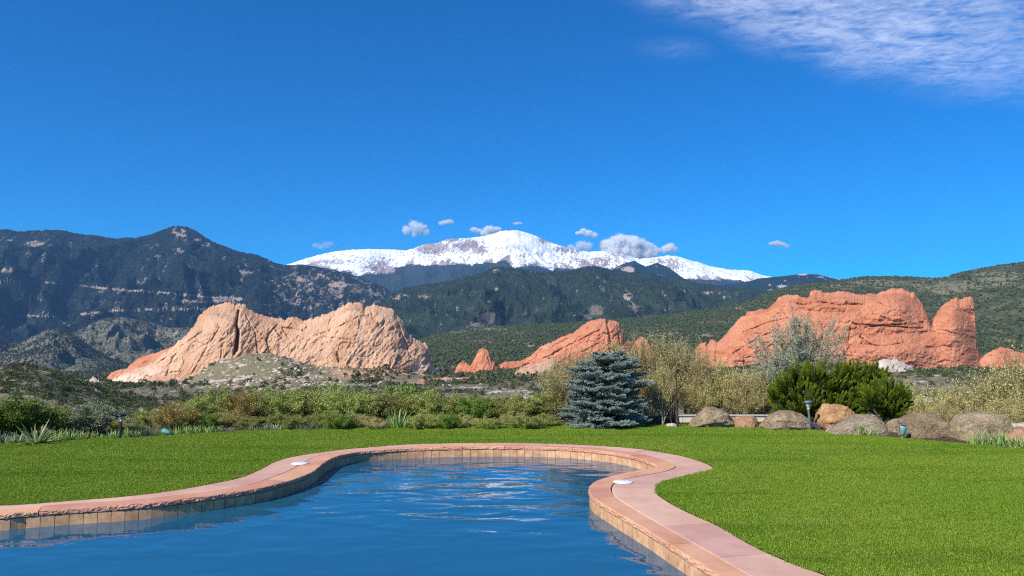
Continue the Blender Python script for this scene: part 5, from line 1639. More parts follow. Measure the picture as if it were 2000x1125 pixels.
strap(285, 852, blades_mesh(84, 300, 0.34, 0.006, 0.30, (0.0, 0.9), 0.5, 4, L_MOUND, "grass_mound", 0.12), "dark green tuft of fine upright leaves right of the small path light", None, "leafy_mound", 1.0, "mound")
rng = np.random.RandomState(9)
il_ = [(-30, 868, 1.5), (8, 867, 1.5), (30, 866, 1.3), (112, 863, 1.35), (135, 861, 1.2), (158, 860, 1.0), (182, 858.5, .9), (215, 857, 1.0), (238, 856, 1.1), (258, 855, .9), (304, 852, .9), (322, 851, .9), (352, 849.5, 1.1), (372, 848.5, 1.1), (392, 848, 1.0), (416, 846, .9), (432, 845, .8), (482, 843, .8), (500, 842.5, .9), (520, 841.5, 1.1), (538, 841, 1.1), (556, 840, .7), (636, 838.5, .8), (655, 838, .8), (678, 838, .7), (700, 837, .7), (724, 836, .6), (806, 834, .9), (822, 834, .9), (840, 833, .8), (868, 832.5, .6), (892, 832, .6), (912, 832, .6), (985, 829.5, .6), (1020, 829, .5), (1050, 829, .5), (1080, 829, .5)]
il_ = il_ + [(px + rng.uniform(8, 14), py - 0.6, s * rng.uniform(.7, 1.0)) for px, py, s in il_ if px < 900]
for i, (px, py, s) in enumerate(il_):
    g = px < 60 or 475 < px < 545
    strap(px + rng.uniform(-3, 3), py - 1, (IRG if g else IR)[i % 3], ("greyish iris leaves at the lawn's far left edge" if px < 60 else "greyish iris leaves left of the blue-green mound" if g else "low pale green iris leaves along the lawn's edge, left of the blue-green mound" if px < 590 else "low pale green iris leaves along the lawn's edge, between mound and spruce"),
          "iris leaves edging the lawn", "iris_clump", s * 0.98, "iris", rng.uniform(0, 6.28), 0.004)
for i, (px, py, s) in enumerate([(1682, 852, 1.25), (1698, 853, 1.0)]):
    strap(px, py - 2, IR[i], "pale iris leaves in front of the grey boulder", "iris leaves before the grey boulder", "iris_clump", s, "iris", i * 2.0)
for i, (px, py, s) in enumerate([(1905, 869, 1.2), (1925, 870, 1.1), (1945, 873, 1.45), (1962, 872, 1.3), (1985, 877, 1.3), (2004, 878, 1.2)]):
    strap(px, py - 2, IR[i % 3], "green iris leaves before the rightmost boulders", "iris leaves before the rightmost boulders", "iris_clump", s, "iris", i * 1.3)

# flowers
M_PURPLE = leaf_mat("purple petals", (0.13, 0.07, 0.24), (0.28, 0.18, 0.48), 0.3)
M_LAV = leaf_mat("grey lavender petals", (0.12, 0.10, 0.17), (0.25, 0.22, 0.32), 0.3)
def flowers(px, py, w, h, mat, label, seed, n=420):
    p = gp(px, py - 2)
    rg = np.random.RandomState(seed)
    e = empty("flower_patch", (p[0], p[1], bed_z(p[0], p[1])), label, "flowers")
    P = np.stack([rg.normal(0, w * .28, n), rg.normal(0, .10, n), np.abs(rg.normal(0.55 * h, h * .3, n))], -1)
    link("foliage", mesh_np("foliage", [leaves(P, rg.normal(size=(n, 3)) + np.array([0, 0, .6]), 0.024, 0.014, rg)], [mat]), e)
    Q = P[: n // 2].copy(); Q[:, 2] *= 0.5
    link("leaves", mesh_np("leaves", [leaves(Q, rg.normal(size=(len(Q), 3)) + np.array([0, 0, .8]), 0.05, 0.010, rg)], [L_MOUND]), e)
flowers(1588, 840, 0.34, 0.20, M_PURPLE, "vivid purple flowers at the foot of the grey path light", 1)
flowers(940, 831, 0.55, 0.17, M_LAV, "dusky purple flowers at the lawn edge below the greener hedge shrub", 2)
flowers(445, 845, 0.36, 0.12, M_LAV, "small dull lavender patch at the lawn edge right of the teal spotlight", 3, 260)
flowers(515, 842, 0.22, 0.10, M_LAV, "tiny lavender patch left of the blue-green mound", 4, 160)
flowers(1205, 832, 0.8, 0.10, L_GREEN, "low green groundcover patch at the spruce's foot", 5, 700)

# ------------------------------------------------------------------ boulders
def granite(name, c1, c2, spot, scale=1.0):
    t = NT(name)
    c = t.coord('Object')
    n1 = t.noise(c, 3.0 * scale, 5, 0.6)
    n2 = t.noise(c, 22.0 * scale, 5, 0.7)
    n3 = t.noise(c, 9.0 * scale, 5, 0.65)
    col = t.mix(t.step(n1, 0.35, 0.65), c1, c2)
    col = t.mix(t.math('MULTIPLY', t.step(n2, 0.50, 0.62), 0.5), col, spot)
    col = t.mix(t.math('MULTIPLY', t.step(n2, 0.46, 0.36), 0.45), col, tuple(min(1, x * 1.5) for x in c2))
    col = t.mix(t.math('MULTIPLY', t.step(n3, 0.58, 0.66), 0.35), col, (0.30, 0.30, 0.25))
    t.bsdf(col, 0.9, 0.2, t.bump(t.math('ADD', n3, t.math('MULTIPLY', n2, 0.7)), 1.0, 0.06))
    return t.m
G_BROWN = granite("grey brown granite", (0.243, 0.177, 0.106), (0.410, 0.311, 0.196), (0.085, 0.065, 0.045))
G_GREY = granite("grey granite", (0.253, 0.196, 0.134), (0.402, 0.321, 0.226), (0.109, 0.086, 0.059))
G_DARK = granite("dark brown granite", (0.188, 0.130, 0.078), (0.338, 0.246, 0.151), (0.060, 0.045, 0.032))
G_RED = granite("reddish boulder stone", (0.370, 0.201, 0.114), (0.484, 0.295, 0.179), (0.220, 0.123, 0.068))
G_ORANGE = granite("ochre sandstone", (0.37, 0.195, 0.085), (0.52, 0.31, 0.155), (0.246, 0.117, 0.036))
G_PALE = granite("pale slab stone", (0.55, 0.46, 0.34), (0.70, 0.61, 0.48), (0.4, 0.33, 0.24))

def boulder(px0, px1, top, base, Y, mat, label, seed, power=2.6, profile=None, z_extra=0.0, depth=0.8, facets=5, sink=0.10):
    """profile: list of (fraction across, fraction of height) traced along the top outline"""
    rng = np.random.RandomState(seed)
    V, F = ico(5)
    V = np.sign(V) * np.abs(V) ** (2.0 / power)
    V /= np.abs(V).max(0)
    for k in range(facets):
        n = rng.normal(size=3); n[2] = abs(n[2]) * 0.8; n /= np.linalg.norm(n)
        lim = rng.uniform(0.78, 0.95)
        dd = V @ n
        V = V - np.maximum(dd - lim, 0)[:, None] * n * 0.85
    V /= np.abs(V).max(0)
    w = (px1 - px0) / FPX * Y
    h = zy(top, Y) - zy(base, Y)
    X = V[:, 0] * 0.5
    Z = (V[:, 2] + 1) * 0.5
    if profile is not None:
        p = np.array(profile, float)
        Z = Z * np.interp(X + 0.5, p[:, 0], p[:, 1])
    d1 = fbm(V[:, 0] * 1.7 + seed, V[:, 1] * 1.7, V[:, 2] * 1.7, 4) * 0.075
    d2 = fbm(V[:, 0] * 7 + seed, V[:, 1] * 7, V[:, 2] * 7, 4) * 0.03 + (ridged(V[:, 0] * 3.1 + seed, V[:, 1] * 3.1, V[:, 2] * 3.1, 4) - 0.6) * 0.03
    P = np.column_stack([X * w, V[:, 1] * 0.5 * w * depth, Z * (h + sink) - sink])
    nrm = V / np.linalg.norm(V, axis=1)[:, None]
    P = P + nrm * ((d1 + d2) * min(w, 1.2))[:, None]
    x = xp((px0 + px1) / 2, Y)
    me = mesh_np("boulder", [(P, F, 0, None)], [mat], True)
    o = link("boulder", me, loc=(x, Y, zy(base, Y) + z_extra))
    tag(o, label, "boulder", "boulders along the bed's edge")
    return o
boulder(1341, 1431, 791, 831, 19.8, G_BROWN, "grey-brown domed boulder nearest the spruce", 1, 2.2, [(0, .35), (.18, .55), (.4, .95), (.55, 1.0), (.75, .9), (1, .45)])
boulder(1428, 1477, 810, 834, 19.6, G_RED, "small squarish reddish boulder in the row", 2, 4.0, [(0, .9), (.15, 1), (.6, .95), (1, .75)])
boulder(1477, 1582, 802, 838, 19.3, G_BROWN, "low flat-topped brown boulder left of the grey path light", 3, 3.2, [(0, .6), (.2, .9), (.45, 1.0), (.8, .85), (1, .5)])
boulder(1585, 1664, 788, 834, 19.3, G_ORANGE, "ochre orange boulder sitting higher, behind the grey one", 4, 3.2, [(0, .7), (.15, .96), (.3, 1.0), (.7, .92), (.9, .78), (1, .55)], depth=0.75)
boulder(1602, 1723, 807, 851, 18.2, G_GREY, "long light grey boulder in front of the ochre one", 5, 2.8, [(0, .2), (.2, .5), (.4, .75), (.6, .96), (.78, 1.0), (.9, .75), (1, .35)], depth=0.6)
boulder(1720, 1768, 817, 851, 18.3, G_BROWN, "small brown boulder wedged between the grey one and the dark one", 6, 3.0, [(0, .55), (.3, .9), (.6, 1.0), (1, 1.0)])
boulder(1750, 1854, 807, 861, 17.6, G_DARK, "dark brown boulder behind the teal spotlight", 7, 3.2, [(0, .85), (.25, 1.0), (.6, .95), (.85, .8), (1, .6)], depth=0.7)
boulder(1848, 1962, 805, 869, 17.1, G_GREY if False else G_BROWN, "biggest square grey-brown boulder near the right edge", 8, 3.8, [(0, .8), (.12, .97), (.5, 1.0), (.75, .97), (.9, .8), (1, .55)], depth=0.75)
boulder(1952, 2050, 834, 874, 16.6, G_RED, "low reddish tan boulder at the photo's right edge", 9, 3.4, [(0, .7), (.2, .95), (.6, 1.0), (1, .9)])
boulder(1956, 2030, 826, 838, 17.3, G_PALE, "thin pale slab lying behind the rightmost boulder", 10, 4.5, None, depth=0.7, sink=0.03)
boulder(432, 446, 838, 846, 19.0, G_PALE, "tiny pale stone by the lavender patch", 11, 2.6)
boulder(1298, 1318, 827, 833, 19.6, G_PALE, "flat little pale stone at the sapling's foot", 12, 2.6, sink=.02)

# ------------------------------------------------------------------ low concrete wall behind the boulders
CONC = plain("weathered white concrete", (0.60, 0.52, 0.41), 0.85, 0.2, 0.12, 3.0, 0.2)
def wall_piece():
    Y = 20.7
    e = empty("garden_wall", (xp(1410, Y), Y, bed_z(xp(1410, Y), Y)), "low whitish concrete wall behind the first boulders", "wall")
    def box(w, d, h, z, name, mat, dx=0.0):
        import bmesh
        bm = bmesh.new()
        bmesh.ops.create_cube(bm, size=1.0)
        for v in bm.verts:
            v.co.x = v.co.x * w + dx; v.co.y *= d; v.co.z = v.co.z * h + z
        bmesh.ops.bevel(bm, geom=bm.edges[:], offset=0.012, segments=2, affect='EDGES')
        me = bpy.data.meshes.new(name); bm.to_mesh(me); bm.free()
        me.materials.append(mat)
        return link(name, me, e)
    w = (1502 - 1316) / FPX * Y
    top = zy(813, Y) - e.location.z
    box(w, 0.20, top + 0.2, top / 2 - 0.1, "wall_face", CONC)
    box(w + 0.05, 0.26, 0.035, top + 0.019, "wall_cap", plain("grey concrete cap", (0.42, 0.40, 0.36), 0.9, 0.2, .15, 5.0, .3))
wall_piece()

# ------------------------------------------------------------------ path lights and spotlights
M_GREYMETAL = plain("grey painted aluminium", (0.13, 0.15, 0.18), 0.45, 0.5, 0.1, 6, 0, 0.3)
M_BLACKMETAL = plain("black painted metal", (0.018, 0.022, 0.026), 0.4, 0.5, 0.1, 6, 0, 0.3)
M_LENS = plain("frosted lens", (0.42, 0.38, 0.34), 0.3, 0.5, 0.08)
M_TEAL = plain("verdigris copper", (0.13, 0.33, 0.33), 0.6, 0.4, 0.18, 20)
def path_light(px, base, top, Y, metal, label, tilt=0.0):
    x = xp(px, Y); z = bed_z(x, Y) - 0.01
    H = zy(top, Y) - z
    e = empty("path_light", (x, Y, z), label, "path light", "path lights in the bed")
    e.rotation_euler = (0, tilt, 0)
    link("post", mesh_np("post", lathe([(0.026, -0.05), (0.026, H * 0.70), (0.023, H * 0.715), (0.0, H * 0.715)], 20), [metal], True), e)
    link("collar", mesh_np("collar", lathe([(0.032, H * 0.715), (0.035, H * 0.74), (0.032, H * 0.77), (0.0, H * 0.77)], 20), [M_LENS], True), e)
    link("lens", mesh_np("lens", lathe([(0.032, H * 0.772), (0.048, H * 0.83), (0.075, H * 0.905), (0.0, H * 0.905)], 24), [M_LENS], True), e)
    link("cap", mesh_np("cap", lathe([(0.068, H * 0.907), (0.104, H * 0.925), (0.106, H * 0.955), (0.088, H * 0.985), (0.05, H * 1.0), (0.0, H)], 28), [metal], True), e)
path_light(1576, 838, 782, 18.9, M_GREYMETAL, "grey mushroom-topped path light beside the ochre boulder", -0.06)
path_light(244, 852, 808, 17.2, M_BLACKMETAL, "black mushroom-topped path light among the shrubs at left", 0.03)
def spotlight(px, py, label, yaw, tilt, s=1.0):
    p = gp(px, py)
    e = empty("garden_spotlight", (p[0], p[1], 0.0), label, "spotlight", "teal garden spotlights")
    st = link("stake", mesh_np("stake", lathe([(0.016, -0.06), (0.016, 0.06 * s), (0.022, 0.07 * s), (0.0, 0.075 * s)], 14), [plain("worn brass stake", (0.35, 0.33, 0.28), 0.5, 0.5, .2, 20)], True), e)
    h = link("lamp_housing", mesh_np("lamp_housing", lathe([(0.0, 0.0), (0.030, 0.004), (0.046, 0.03), (0.062, 0.10), (0.078, 0.19), (0.076, 0.205), (0.066, 0.225), (0.03, 0.235), (0.0, 0.237)], 24), [M_TEAL], True), e, (0, 0, 0.06 * s))
    h.rotation_euler = (tilt, 0, yaw)
    h.scale = (s, s, s)
    rim = link("glass", mesh_np("glass", lathe([(0.064, 0.2265), (0.060, 0.232), (0.0, 0.2385)], 24), [plain("dark lens glass", (0.03, 0.035, 0.04), 0.1, 0.5)], True), h)
spotlight(1762, 856, "teal bullet spotlight upright in front of the dark brown boulder", 0.4, 0.25, 1.0)
spotlight(333, 851, "teal spotlight lying low at the lawn's left edge", 1.5, -1.25, 0.85)

# ------------------------------------------------------------------ junipers and scrub in the valley
def crown_mesh(seed, n, leafL, lumps, mat_i=0):
    rng = np.random.RandomState(seed)
    Ps, Ds, Ts = [], [], []
    for k in range(lumps):
        a = rng.uniform(0, 6.28); q = rng.uniform(0.0, 0.34)
        c = np.array([q * math.cos(a), q * math.sin(a), rng.uniform(0.30, 0.72) - q * 0.4])
        r = rng.uniform(0.16, 0.29)
        m = n // lumps
        u = rng.normal(size=(m, 3)); u /= np.linalg.norm(u, axis=1)[:, None]
        rad = r * rng.uniform(0.45, 1.0, m)[:, None] ** 0.5
        Ps.append(c + u * rad * np.array([1, 1, 0.9])); Ds.append(u + np.array([0, 0, 0.5]) + rng.normal(0, .5, (m, 3)))
        Ts.append(np.clip(rng.uniform(0.1, 0.9) * 0.5 + rng.uniform(0, 0.5, m), 0, 1))
    P = np.concatenate(Ps); P[:, 2] = np.maximum(P[:, 2], 0.03)
    L = leafL * rng.uniform(0.6, 1.3, len(P))
    return mesh_np("crown", [leaves(P, np.concatenate(Ds), L, L * 0.62, rng, 0, np.concatenate(Ts))], [L_VJ])
L_VJ = leaf_mat("valley juniper leaf", (0.045, 0.062, 0.020), (0.175, 0.200, 0.075), 0.18, 0.7, 0.5)
VJ = [crown_mesh(300 + k, 1500, 0.075, 8) for k in range(5)]
VJT = [mesh_np("trunk", [tubes([(np.array([[0, 0, -.1], [.02 * k, .01, .2], [-.03, .02, .5]]), 0.035, 0.015), (np.array([[.01, 0, .12], [.12, .05, .42]]), .02, .008), (np.array([[.01, 0, .1], [-.12, -.06, .40]]), .02, .008)], 5)], [BARK_DARK]) for k in range(3)]

rng = np.random.RandomState(31)
def place_juniper(px, d, h, w, label, group, k, name="juniper_tree"):
    z = float(ground_z(px, d)); x = (px - 1000) / 1500 * d
    e = empty(name, (x, d, z - 0.05 * h), label, "juniper", group, rng.uniform(0, 6.28))
    e.scale = (w, w, h)
    link("crown", VJ[k % 5], e)
    link("trunk", VJT[k % 3], e)

REG = [(-60, 240, "dark juniper scattered over the low hill at the far left", "junipers on the far left hill"),
       (240, 640, "dark juniper on the slopes under the left half of the pale ridge", "junipers under the pale ridge's left half"),
       (640, 890, "dark juniper on the red soil under the right half of the pale ridge", "junipers under the pale ridge's right half"),
       (890, 1340, "dark juniper around the red knobs and wedge", "junipers around the red wedge"),
       (1340, 2060, "dark juniper on the flats below the big red ridge", "junipers below the big red ridge")]
def dens(px, d):
    p, r, g = ground_masks(np.array([px]), np.array([d]))
    x = (px - 1000) / 1500 * d
    cl = float(fbm(x / 45, d / 70, 4.4, 3))
    return 0.85 + 0.7 * math.exp(-((px - 70) / 150) ** 2 - ((d - 430) / 160) ** 2) + 1.2 * cl - 0.75 * g[0] - 0.30 * p[0] - 0.15 * r[0]

placed = []
k = 0
fixed = [(240, 330, 3), (262, 345, 3), (285, 320, 2.6), (300, 360, 3), (318, 330, 2.5), (335, 350, 3), (275, 390, 3.2), (225, 380, 3.4), (250, 280, 2.6), (296, 270, 2.4), (1012, 1085, 5), (1030, 1080, 6), (1048, 1085, 5), (1064, 1080, 6), (1082, 1070, 6), (1022, 1060, 5), (1790, 700, 4.5), (1815, 640, 4.5), (1840, 690, 4.5), (1865, 620, 4.5), (1780, 560, 4), (1830, 540, 4), (1700, 900, 4), (1712, 890, 3.5), (1757, 895, 4), (1772, 900, 4.5), (1690, 905, 4), (1790, 910, 4), (170, 560, 3.5), (208, 620, 4), (505, 1030, 5.5), (510, 1020, 4), (553, 1000, 5), (572, 985, 5), (588, 975, 6), (628, 1005, 4.5), (498, 960, 3.5), (648, 960, 6), (660, 955, 6), (676, 1010, 6), (690, 1000, 5), (700, 1015, 6), (690, 930, 7), (705, 935, 8), (720, 925, 7), (725, 1020, 6), (740, 1010, 6), (757, 1005, 5), (765, 1030, 7), (776, 1020, 6), (800, 1000, 6), (830, 1010, 6), (845, 990, 6), (860, 985, 6),
         (280, 1120, 7), (288, 1115, 6), (240, 1000, 8), (262, 990, 8), (318, 960, 8), (340, 940, 8), (365, 960, 8), (300, 1010, 7)]
for px, d, h in fixed:
    r = [q for q in REG if q[0] <= px < q[1]][0]
    place_juniper(px, d, h, h * 1.05, r[2], r[3], k); k += 1
    placed.append((px, 675 - (float(ground_z(px, d)) - CAM_H) / d * 1500))
tries = 0
while k < 298 and tries < 20000:
    tries += 1
    px = rng.uniform(-50, 2050); d = math.exp(rng.uniform(math.log(170), math.log(1000)))
    if rng.uniform() > dens(px, d): continue
    py = 675 - (float(ground_z(px, d)) - CAM_H) / d * 1500
    if py > 845: continue
    if any(abs(px - a) < 9 and abs(py - b) < 5 for a, b in placed): continue
    h = rng.uniform(2.4, 5.2) * (0.7 + 0.3 * min(1, d / 500))
    r = [q for q in REG if q[0] <= px < q[1]][0]
    place_juniper(px, d, h, h * rng.uniform(0.95, 1.4), r[2], r[3], k); k += 1
    placed.append((px, py))

# the rest of the valley's scrub: one mass, leafy clumps
def scrub_mass(n, d0, d1, size, seed, name, mat, fn, px0=-80, px1=2080, q=60, leafk=0.24):
    rg = np.random.RandomState(seed)
    px = rg.uniform(px0, px1, n); d = np.exp(rg.uniform(math.log(d0), math.log(d1), n))
    keep = rg.uniform(size=n) < fn(px, d)
    px, d = px[keep], d[keep]
    z = ground_z(px, d)
    C = np.stack([(px - 1000) / 1500 * d, d, z], -1)
    s = size * rg.uniform(0.5, 1.4, len(C)) * np.clip(d / 700, 0.55, 1.2)
    u = rg.normal(size=(len(C), q, 3)); u /= np.linalg.norm(u, axis=2)[..., None]
    u[..., 2] = np.abs(u[..., 2])
    P = C[:, None] + u * s[:, None, None] * np.array([.62, .62, .75]) * rg.uniform(0.4, 1, (len(C), q, 1)) ** .5
    D = u + rg.normal(0, .6, u.shape)
    L = np.repeat(s * leafk, q) * rg.uniform(.7, 1.3, len(C) * q) * 1.6
    tone = np.clip(np.repeat(rg.uniform(0, .7, len(C)), q) + rg.uniform(0, .3, len(C) * q), 0, 1)
    o = link(name, mesh_np(name, [leaves(P.reshape(-1, 3), D.reshape(-1, 3), L, L * .7, rg, 0, tone)], [mat]))
    tag(o, kind='stuff')
def fn_scrub(px, d):
    p, r, g = ground_masks(px, d)
    x = (px - 1000) / 1500 * d
    return np.clip(0.32 + 0.55 * np.exp(-((px - 70) / 150) ** 2 - ((d - 430) / 160) ** 2) + 1.6 * fbm(x / 55, d / 85, 4.4, 3) - 0.55 * g - 0.4 * p, 0, 1)
scrub_mass(2600, 110, 420, 2.4, 5, "valley_scrub", L_VJ, fn_scrub, q=320, leafk=0.085)
scrub_mass(8500, 420, 1500, 3.2, 15, "valley_scrub", L_VJ, fn_scrub, q=70, leafk=0.2)
scrub_mass(17000, 900, 3200, 4.2, 6, "valley_scrub", L_VJ, lambda px, d: np.clip(fn_scrub(px, d) + 0.25 * (d > 1300), 0, 1), q=30, leafk=0.36)
scrub_mass(2000, 320, 560, 4.2, 25, "valley_scrub", L_VJ, lambda px, d: np.clip((0.55 + 1.2 * fbm(px / 22, d / 40, 7.7, 3)) * (1 - 0.8 * np.exp(-((px - 318) / 42) ** 2)), 0.03, 1), -90, 340, q=140, leafk=0.13)
scrub_mass(6000, 450, 1050, 2.6, 26, "valley_scrub", L_VJ, fn_scrub, 600, 2080, q=70, leafk=0.2)
L_SAGE = leaf_mat("valley sage", (0.09, 0.095, 0.045), (0.20, 0.20, 0.11), 0.15, 0.7, 0.2)
scrub_mass(9000, 150, 1300, 1.4, 7, "valley_sage", L_SAGE, lambda px, d: np.clip(0.65 + 0.8 * fbm(px / 40, d / 30, 1.4, 3), 0, 1), q=40)
scrub_mass(2600, 30, 140, 1.6, 8, "slope_brush", L_SAGE, lambda px, d: np.ones_like(px), q=150, leafk=0.075)
scrub_mass(1800, 30, 160, 2.0, 9, "slope_brush", L_VJ, lambda px, d: np.ones_like(px), q=170, leafk=0.075)

# rubble on the slope below the pale ridge and loose stones elsewhere
def rubble(n, seed, fn, smin, smax, mat, name, d0, d1, px0, px1):
    rg = np.random.RandomState(seed)
    px = rg.uniform(px0, px1, n); d = rg.uniform(d0, d1, n)
    keep = rg.uniform(size=n) < fn(px, d)
    px, d = px[keep], d[keep]
    C = np.stack([(px - 1000) / 1500 * d, d, ground_z(px, d)], -1)
    V0, F0 = ico(1)
    m = len(C)
    s = (smin + (smax - smin) * rg.uniform(0, 1, m) ** 3)[:, None, None] * (1 + rg.uniform(-.4, .4, (m, len(V0), 1))) * np.stack([rg.uniform(.8, 1.7, m), rg.uniform(.7, 1.2, m), rg.uniform(.5, .95, m)], -1)[:, None, :]
    V = V0[None] * s + C[:, None, :]
    F = F0[None] + (np.arange(m) * len(V0))[:, None, None]
    o = link(name, mesh_np(name, [(V.reshape(-1, 3), F.reshape(-1, 3), 0, np.repeat(rg.uniform(0, 1, m), len(F0)))], [mat]))
    tag(o, kind='stuff')
t = NT("rubble stone")
t.bsdf(t.mix(t.attr("tone"), (0.27, 0.20, 0.14), (0.58, 0.46, 0.34)), 0.95, 0.1)
def fn_gr(px, d):
    return np.clip(ground_masks(px, d)[2] * (0.7 + 1.2 * fbm(px / 25, d / 40, 3.3, 3)), 0, 1)
rubble(3600, 3, fn_gr, 0.5, 3.4, t.m, "rubble", 820, 1130, 350, 760)
def fn_pl(px, d):
    p = ground_masks(px, d)
    return np.clip(0.8 * p[0] + 0.7 * p[1], 0, 1)
rubble(6000, 4, fn_pl, 0.3, 1.8, t.m, "rubble", 250, 1150, 0, 2000)

# ------------------------------------------------------------------ clouds, beyond and above the haze
def cumulus(px, py, wpx, hpx, dens_, seed, label, Y=21800, lobes=None, ragged=0.5, n_l=6):
    """a cloud of real vapour: several billows with torn edges inside a loose hull"""
    x, y, z = [float(v) for v in at(px, py, Y)]
    w = wpx / FPX * Y * 0.5; h = hpx / FPX * Y * 0.5
    V, F = ico(3)
    P = V * np.array([w * 1.3, w * 0.8, h * 1.45])
    rg = np.random.RandomState(int(seed * 10))
    if lobes is None:
        lobes = []
        for k in range(n_l):
            cx = -0.75 + 1.5 * (k + rg.uniform(0, 1)) / n_l
            lobes.append((cx, rg.uniform(-.45, .45) * (1 - abs(cx) * 0.5), rg.uniform(0.28, 0.55) * (1 - 0.45 * abs(cx))))
    t = NT("cloud vapour")
    c = t.coord('Object')
    n = t.noise(c, 1 / (w * 0.22), 6, 0.68, 0.5)
    nb = t.noise(c, 1 / (w * 0.6), 3, 0.55)
    mp = t.n("ShaderNodeMapping")
    mp.inputs['Scale'].default_value = (1 / w, 1 / (w * .7), 1 / h)
    t.l(c, mp.inputs[0])
    f = None
    for cx, cz, r in lobes:
        sb = t.n("ShaderNodeVectorMath", operation='SUBTRACT'); t.l(mp.outputs[0], sb.inputs[0]); sb.inputs[1].default_value = (cx, rg.uniform(-.2, .2), cz)
        ml = t.n("ShaderNodeVectorMath", operation='MULTIPLY'); t.l(sb.outputs[0], ml.inputs[0]); r *= 1.28; ml.inputs[1].default_value = (1 / r, 0.7 / r, 0.62 / r)
        ln = t.n("ShaderNodeVectorMath", operation='LENGTH'); t.l(ml.outputs[0], ln.inputs[0])
        g = t.math('SUBTRACT', 1.0, ln.outputs['Value'])
        f = g if f is None else t.math('SMOOTH_MAX' if False else 'MAXIMUM', f, g)
    f = t.math('ADD', f, t.math('MULTIPLY', t.math('ADD', n, -0.5), 1.6 * ragged + 0.6))
    f = t.math('ADD', f, t.math('MULTIPLY', t.math('ADD', nb, -0.5), 1.5 * ragged))
    f = t.step(f, 0.08, 0.42 + 0.3 * ragged)
    v = t.n("ShaderNodeVolumePrincipled")
    v.inputs['Color'].default_value = (1, 1, 1, 1)
    v.inputs['Anisotropy'].default_value = 0.0
    t.l(t.math('MULTIPLY', f, dens_ * 1.5), v.inputs['Density'])
    t.l(v.outputs[0], t.out.inputs['Volume'])
    t.m.cycles.volume_step_rate = 0.2
    me = mesh_np("cloud", [(P, F, 0, None)], [t.m], True)
    o = link("cloud", me, loc=(x, y, z))
    tag(o, label, "cloud", "small clouds around the snowy peak")
cumulus(1234, 486, 116, 48, 0.022, 1.5, "biggest puffy white cloud, resting behind the ridge right of the peak", lobes=[(-.72, .35, .34), (-.42, .45, .40), (-.05, .30, .42), (.3, .05, .36), (.62, -.25, .28), (-.6, -.3, .4), (-.1, -.4, .5), (.4, -.5, .4)], ragged=0.35)
cumulus(1307, 487, 40, 24, 0.014, 2.5, "small round cloud just right of the biggest cloud", ragged=0.4, lobes=[(-.35, .1, .42), (.1, .25, .5), (.45, -.1, .35)])
cumulus(1146, 456, 52, 22, 0.014, 3.5, "torn white cloud above the ridge right of the summit", ragged=0.5, lobes=[(-.7, .1, .2), (-.25, .35, .34), (.1, 0, .34), (.5, -.35, .3)])
cumulus(1130, 483, 60, 26, 0.004, 4.5, "faint cloud half hidden by the ridge just right of the summit", ragged=0.4)
cumulus(948, 451, 62, 22, 0.010, 5.5, "flat white cloud touching the ridge just left of the summit", ragged=0.5)
cumulus(811, 446, 58, 34, 0.007, 6.5, "ragged wispy cloud above the left shoulder of the peak", ragged=0.9, lobes=[(-.6, -.15, .34), (-.1, .35, .36), (.3, -.05, .42), (.75, -.5, .25), (-.05, -.75, .2), (.1, .1, .35)])
cumulus(873, 434, 36, 14, 0.008, 7.5, "tiny cloud high between the ragged cloud and the summit", ragged=0.6)
cumulus(1011, 436, 24, 7, 0.010, 8.5, "tiny flat cloud right above the summit", ragged=0.5)
cumulus(1521, 477, 46, 16, 0.010, 9.5, "small lone cloud in the blue far right of the peak", ragged=0.5, lobes=[(-.6, .2, .3), (-.2, .3, .36), (.25, -.1, .36), (.65, -.4, .25)])
cumulus(631, 478, 44, 18, 0.0020, 10.5, "very faint smudge of cloud above the snow's left end", ragged=0.7)

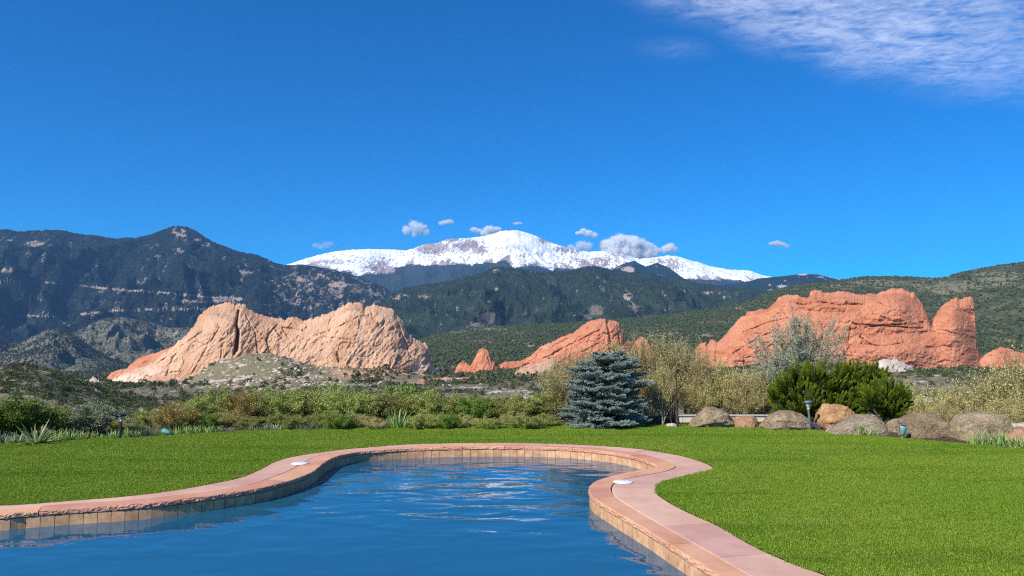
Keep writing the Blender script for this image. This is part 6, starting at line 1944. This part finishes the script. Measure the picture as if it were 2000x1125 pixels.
def cirrus():
    z = 7000.0
    cols = np.linspace(1000, 2700, 120); rows = np.linspace(-420, 330, 90)
    PXc, PYc = np.meshgrid(cols, rows)
    cx = (PXc - 1000) / FPX; cy = -(PYc - 562.5) / FPX
    dy = CP - cy * SP; dz = SP + cy * CP
    tt = (z - CAM_H) / dz
    X, Y = tt * cx, tt * dy
    edge = np.interp(PXc, [1000, 1190, 1350, 1500, 1650, 1800, 2000, 2700], [-140, 6, 66, 116, 164, 196, 222, 280])
    edge = edge + 22 * fbm(PXc / 120, PYc / 60, 2.2, 4)
    m = sstep(-14, 95, edge - PYc) * (0.62 + 0.38 * sstep(0, 50, edge - PYc)) * np.interp(PXc, [1000, 1180, 1320, 1750, 2000, 2700], [0, .15, .85, 1.0, .62, .4])
    m = np.maximum(m, 0.18 * np.exp(-((PXc - 1320) / 60) ** 2 - ((PYc - 95) / 16) ** 2))
    m = m * sstep(1000, 1100, PXc) * sstep(-420, -330, PYc)
    t = NT("thin high cloud")
    c = t.coord('Object', (1 / 1000,) * 3, (0, 0, 0.5))
    c2 = t.coord('Object', (0.7 / 1000, 1.2 / 1000, 1 / 1000), (0, 0, 1.2))
    n1 = t.noise(c, 1.1, 6, 0.62, 0.8)
    n2 = t.noise(c2, 1.6, 7, 0.66, 0.9)
    n3 = t.noise(c, 4.0, 5, 0.65, 0.6)
    s = t.math('ADD', t.math('MULTIPLY', n2, 0.55), t.math('ADD', t.math('MULTIPLY', n1, 0.25), t.math('MULTIPLY', n3, 0.20)))
    dn = t.math('MULTIPLY', t.step(s, 0.30, 0.68), t.attr("veil"))
    dn = t.math('MULTIPLY', dn, 0.48, True)
    tr = t.n("ShaderNodeBsdfTransparent")
    tl = t.n("ShaderNodeBsdfTranslucent"); tl.inputs[0].default_value = (0.97, 0.96, 0.92, 1)
    mx = t.n("ShaderNodeMixShader")
    t.l(dn, mx.inputs[0]); t.l(tr.outputs[0], mx.inputs[1]); t.l(tl.outputs[0], mx.inputs[2])
    t.l(mx.outputs[0], t.out.inputs[0])
    Z = z + 120 * fbm(X / 2500, Y / 2500, 1.1, 3)
    me = mesh_np("cirrus_cloud", [(np.stack([X, Y, Z], -1), grid_faces(len(rows), len(cols)), 0, None)], [t.m], True, dict(veil=m))
    o = link("cirrus_cloud", me)
    tag(o, "thin streaky veil of high white cloud across the upper right sky", "cloud")
cirrus()

# ------------------------------------------------------------------ the air between here and the mountains
def build_haze():
    x0, x1, y0, y1, z0, z1 = -15000, 15000, -90, 19600, -420, 2560
    V = np.array([(x, y, z) for x in (x0, x1) for y in (y0, y1) for z in (z0, z1)], float)
    F = np.array([(0, 1, 3, 2), (4, 6, 7, 5), (0, 4, 5, 1), (2, 3, 7, 6), (0, 2, 6, 4), (1, 5, 7, 3)])
    m = bpy.data.materials.new("thin air")
    m.use_nodes = True
    t = m.node_tree
    t.nodes.clear()
    o = t.nodes.new("ShaderNodeOutputMaterial")
    v = t.nodes.new("ShaderNodeVolumePrincipled")
    v.inputs['Color'].default_value = (0.24, 0.54, 1.0, 1)
    v.inputs['Density'].default_value = 2.3e-5
    v.inputs['Anisotropy'].default_value = 0.0
    t.links.new(v.outputs[0], o.inputs['Volume'])
    ob = link("haze", mesh_np("haze", [(V, F, 0, None)], [m]))
    ob.display_type = 'WIRE'
    tag(ob, kind='stuff')

build_haze()
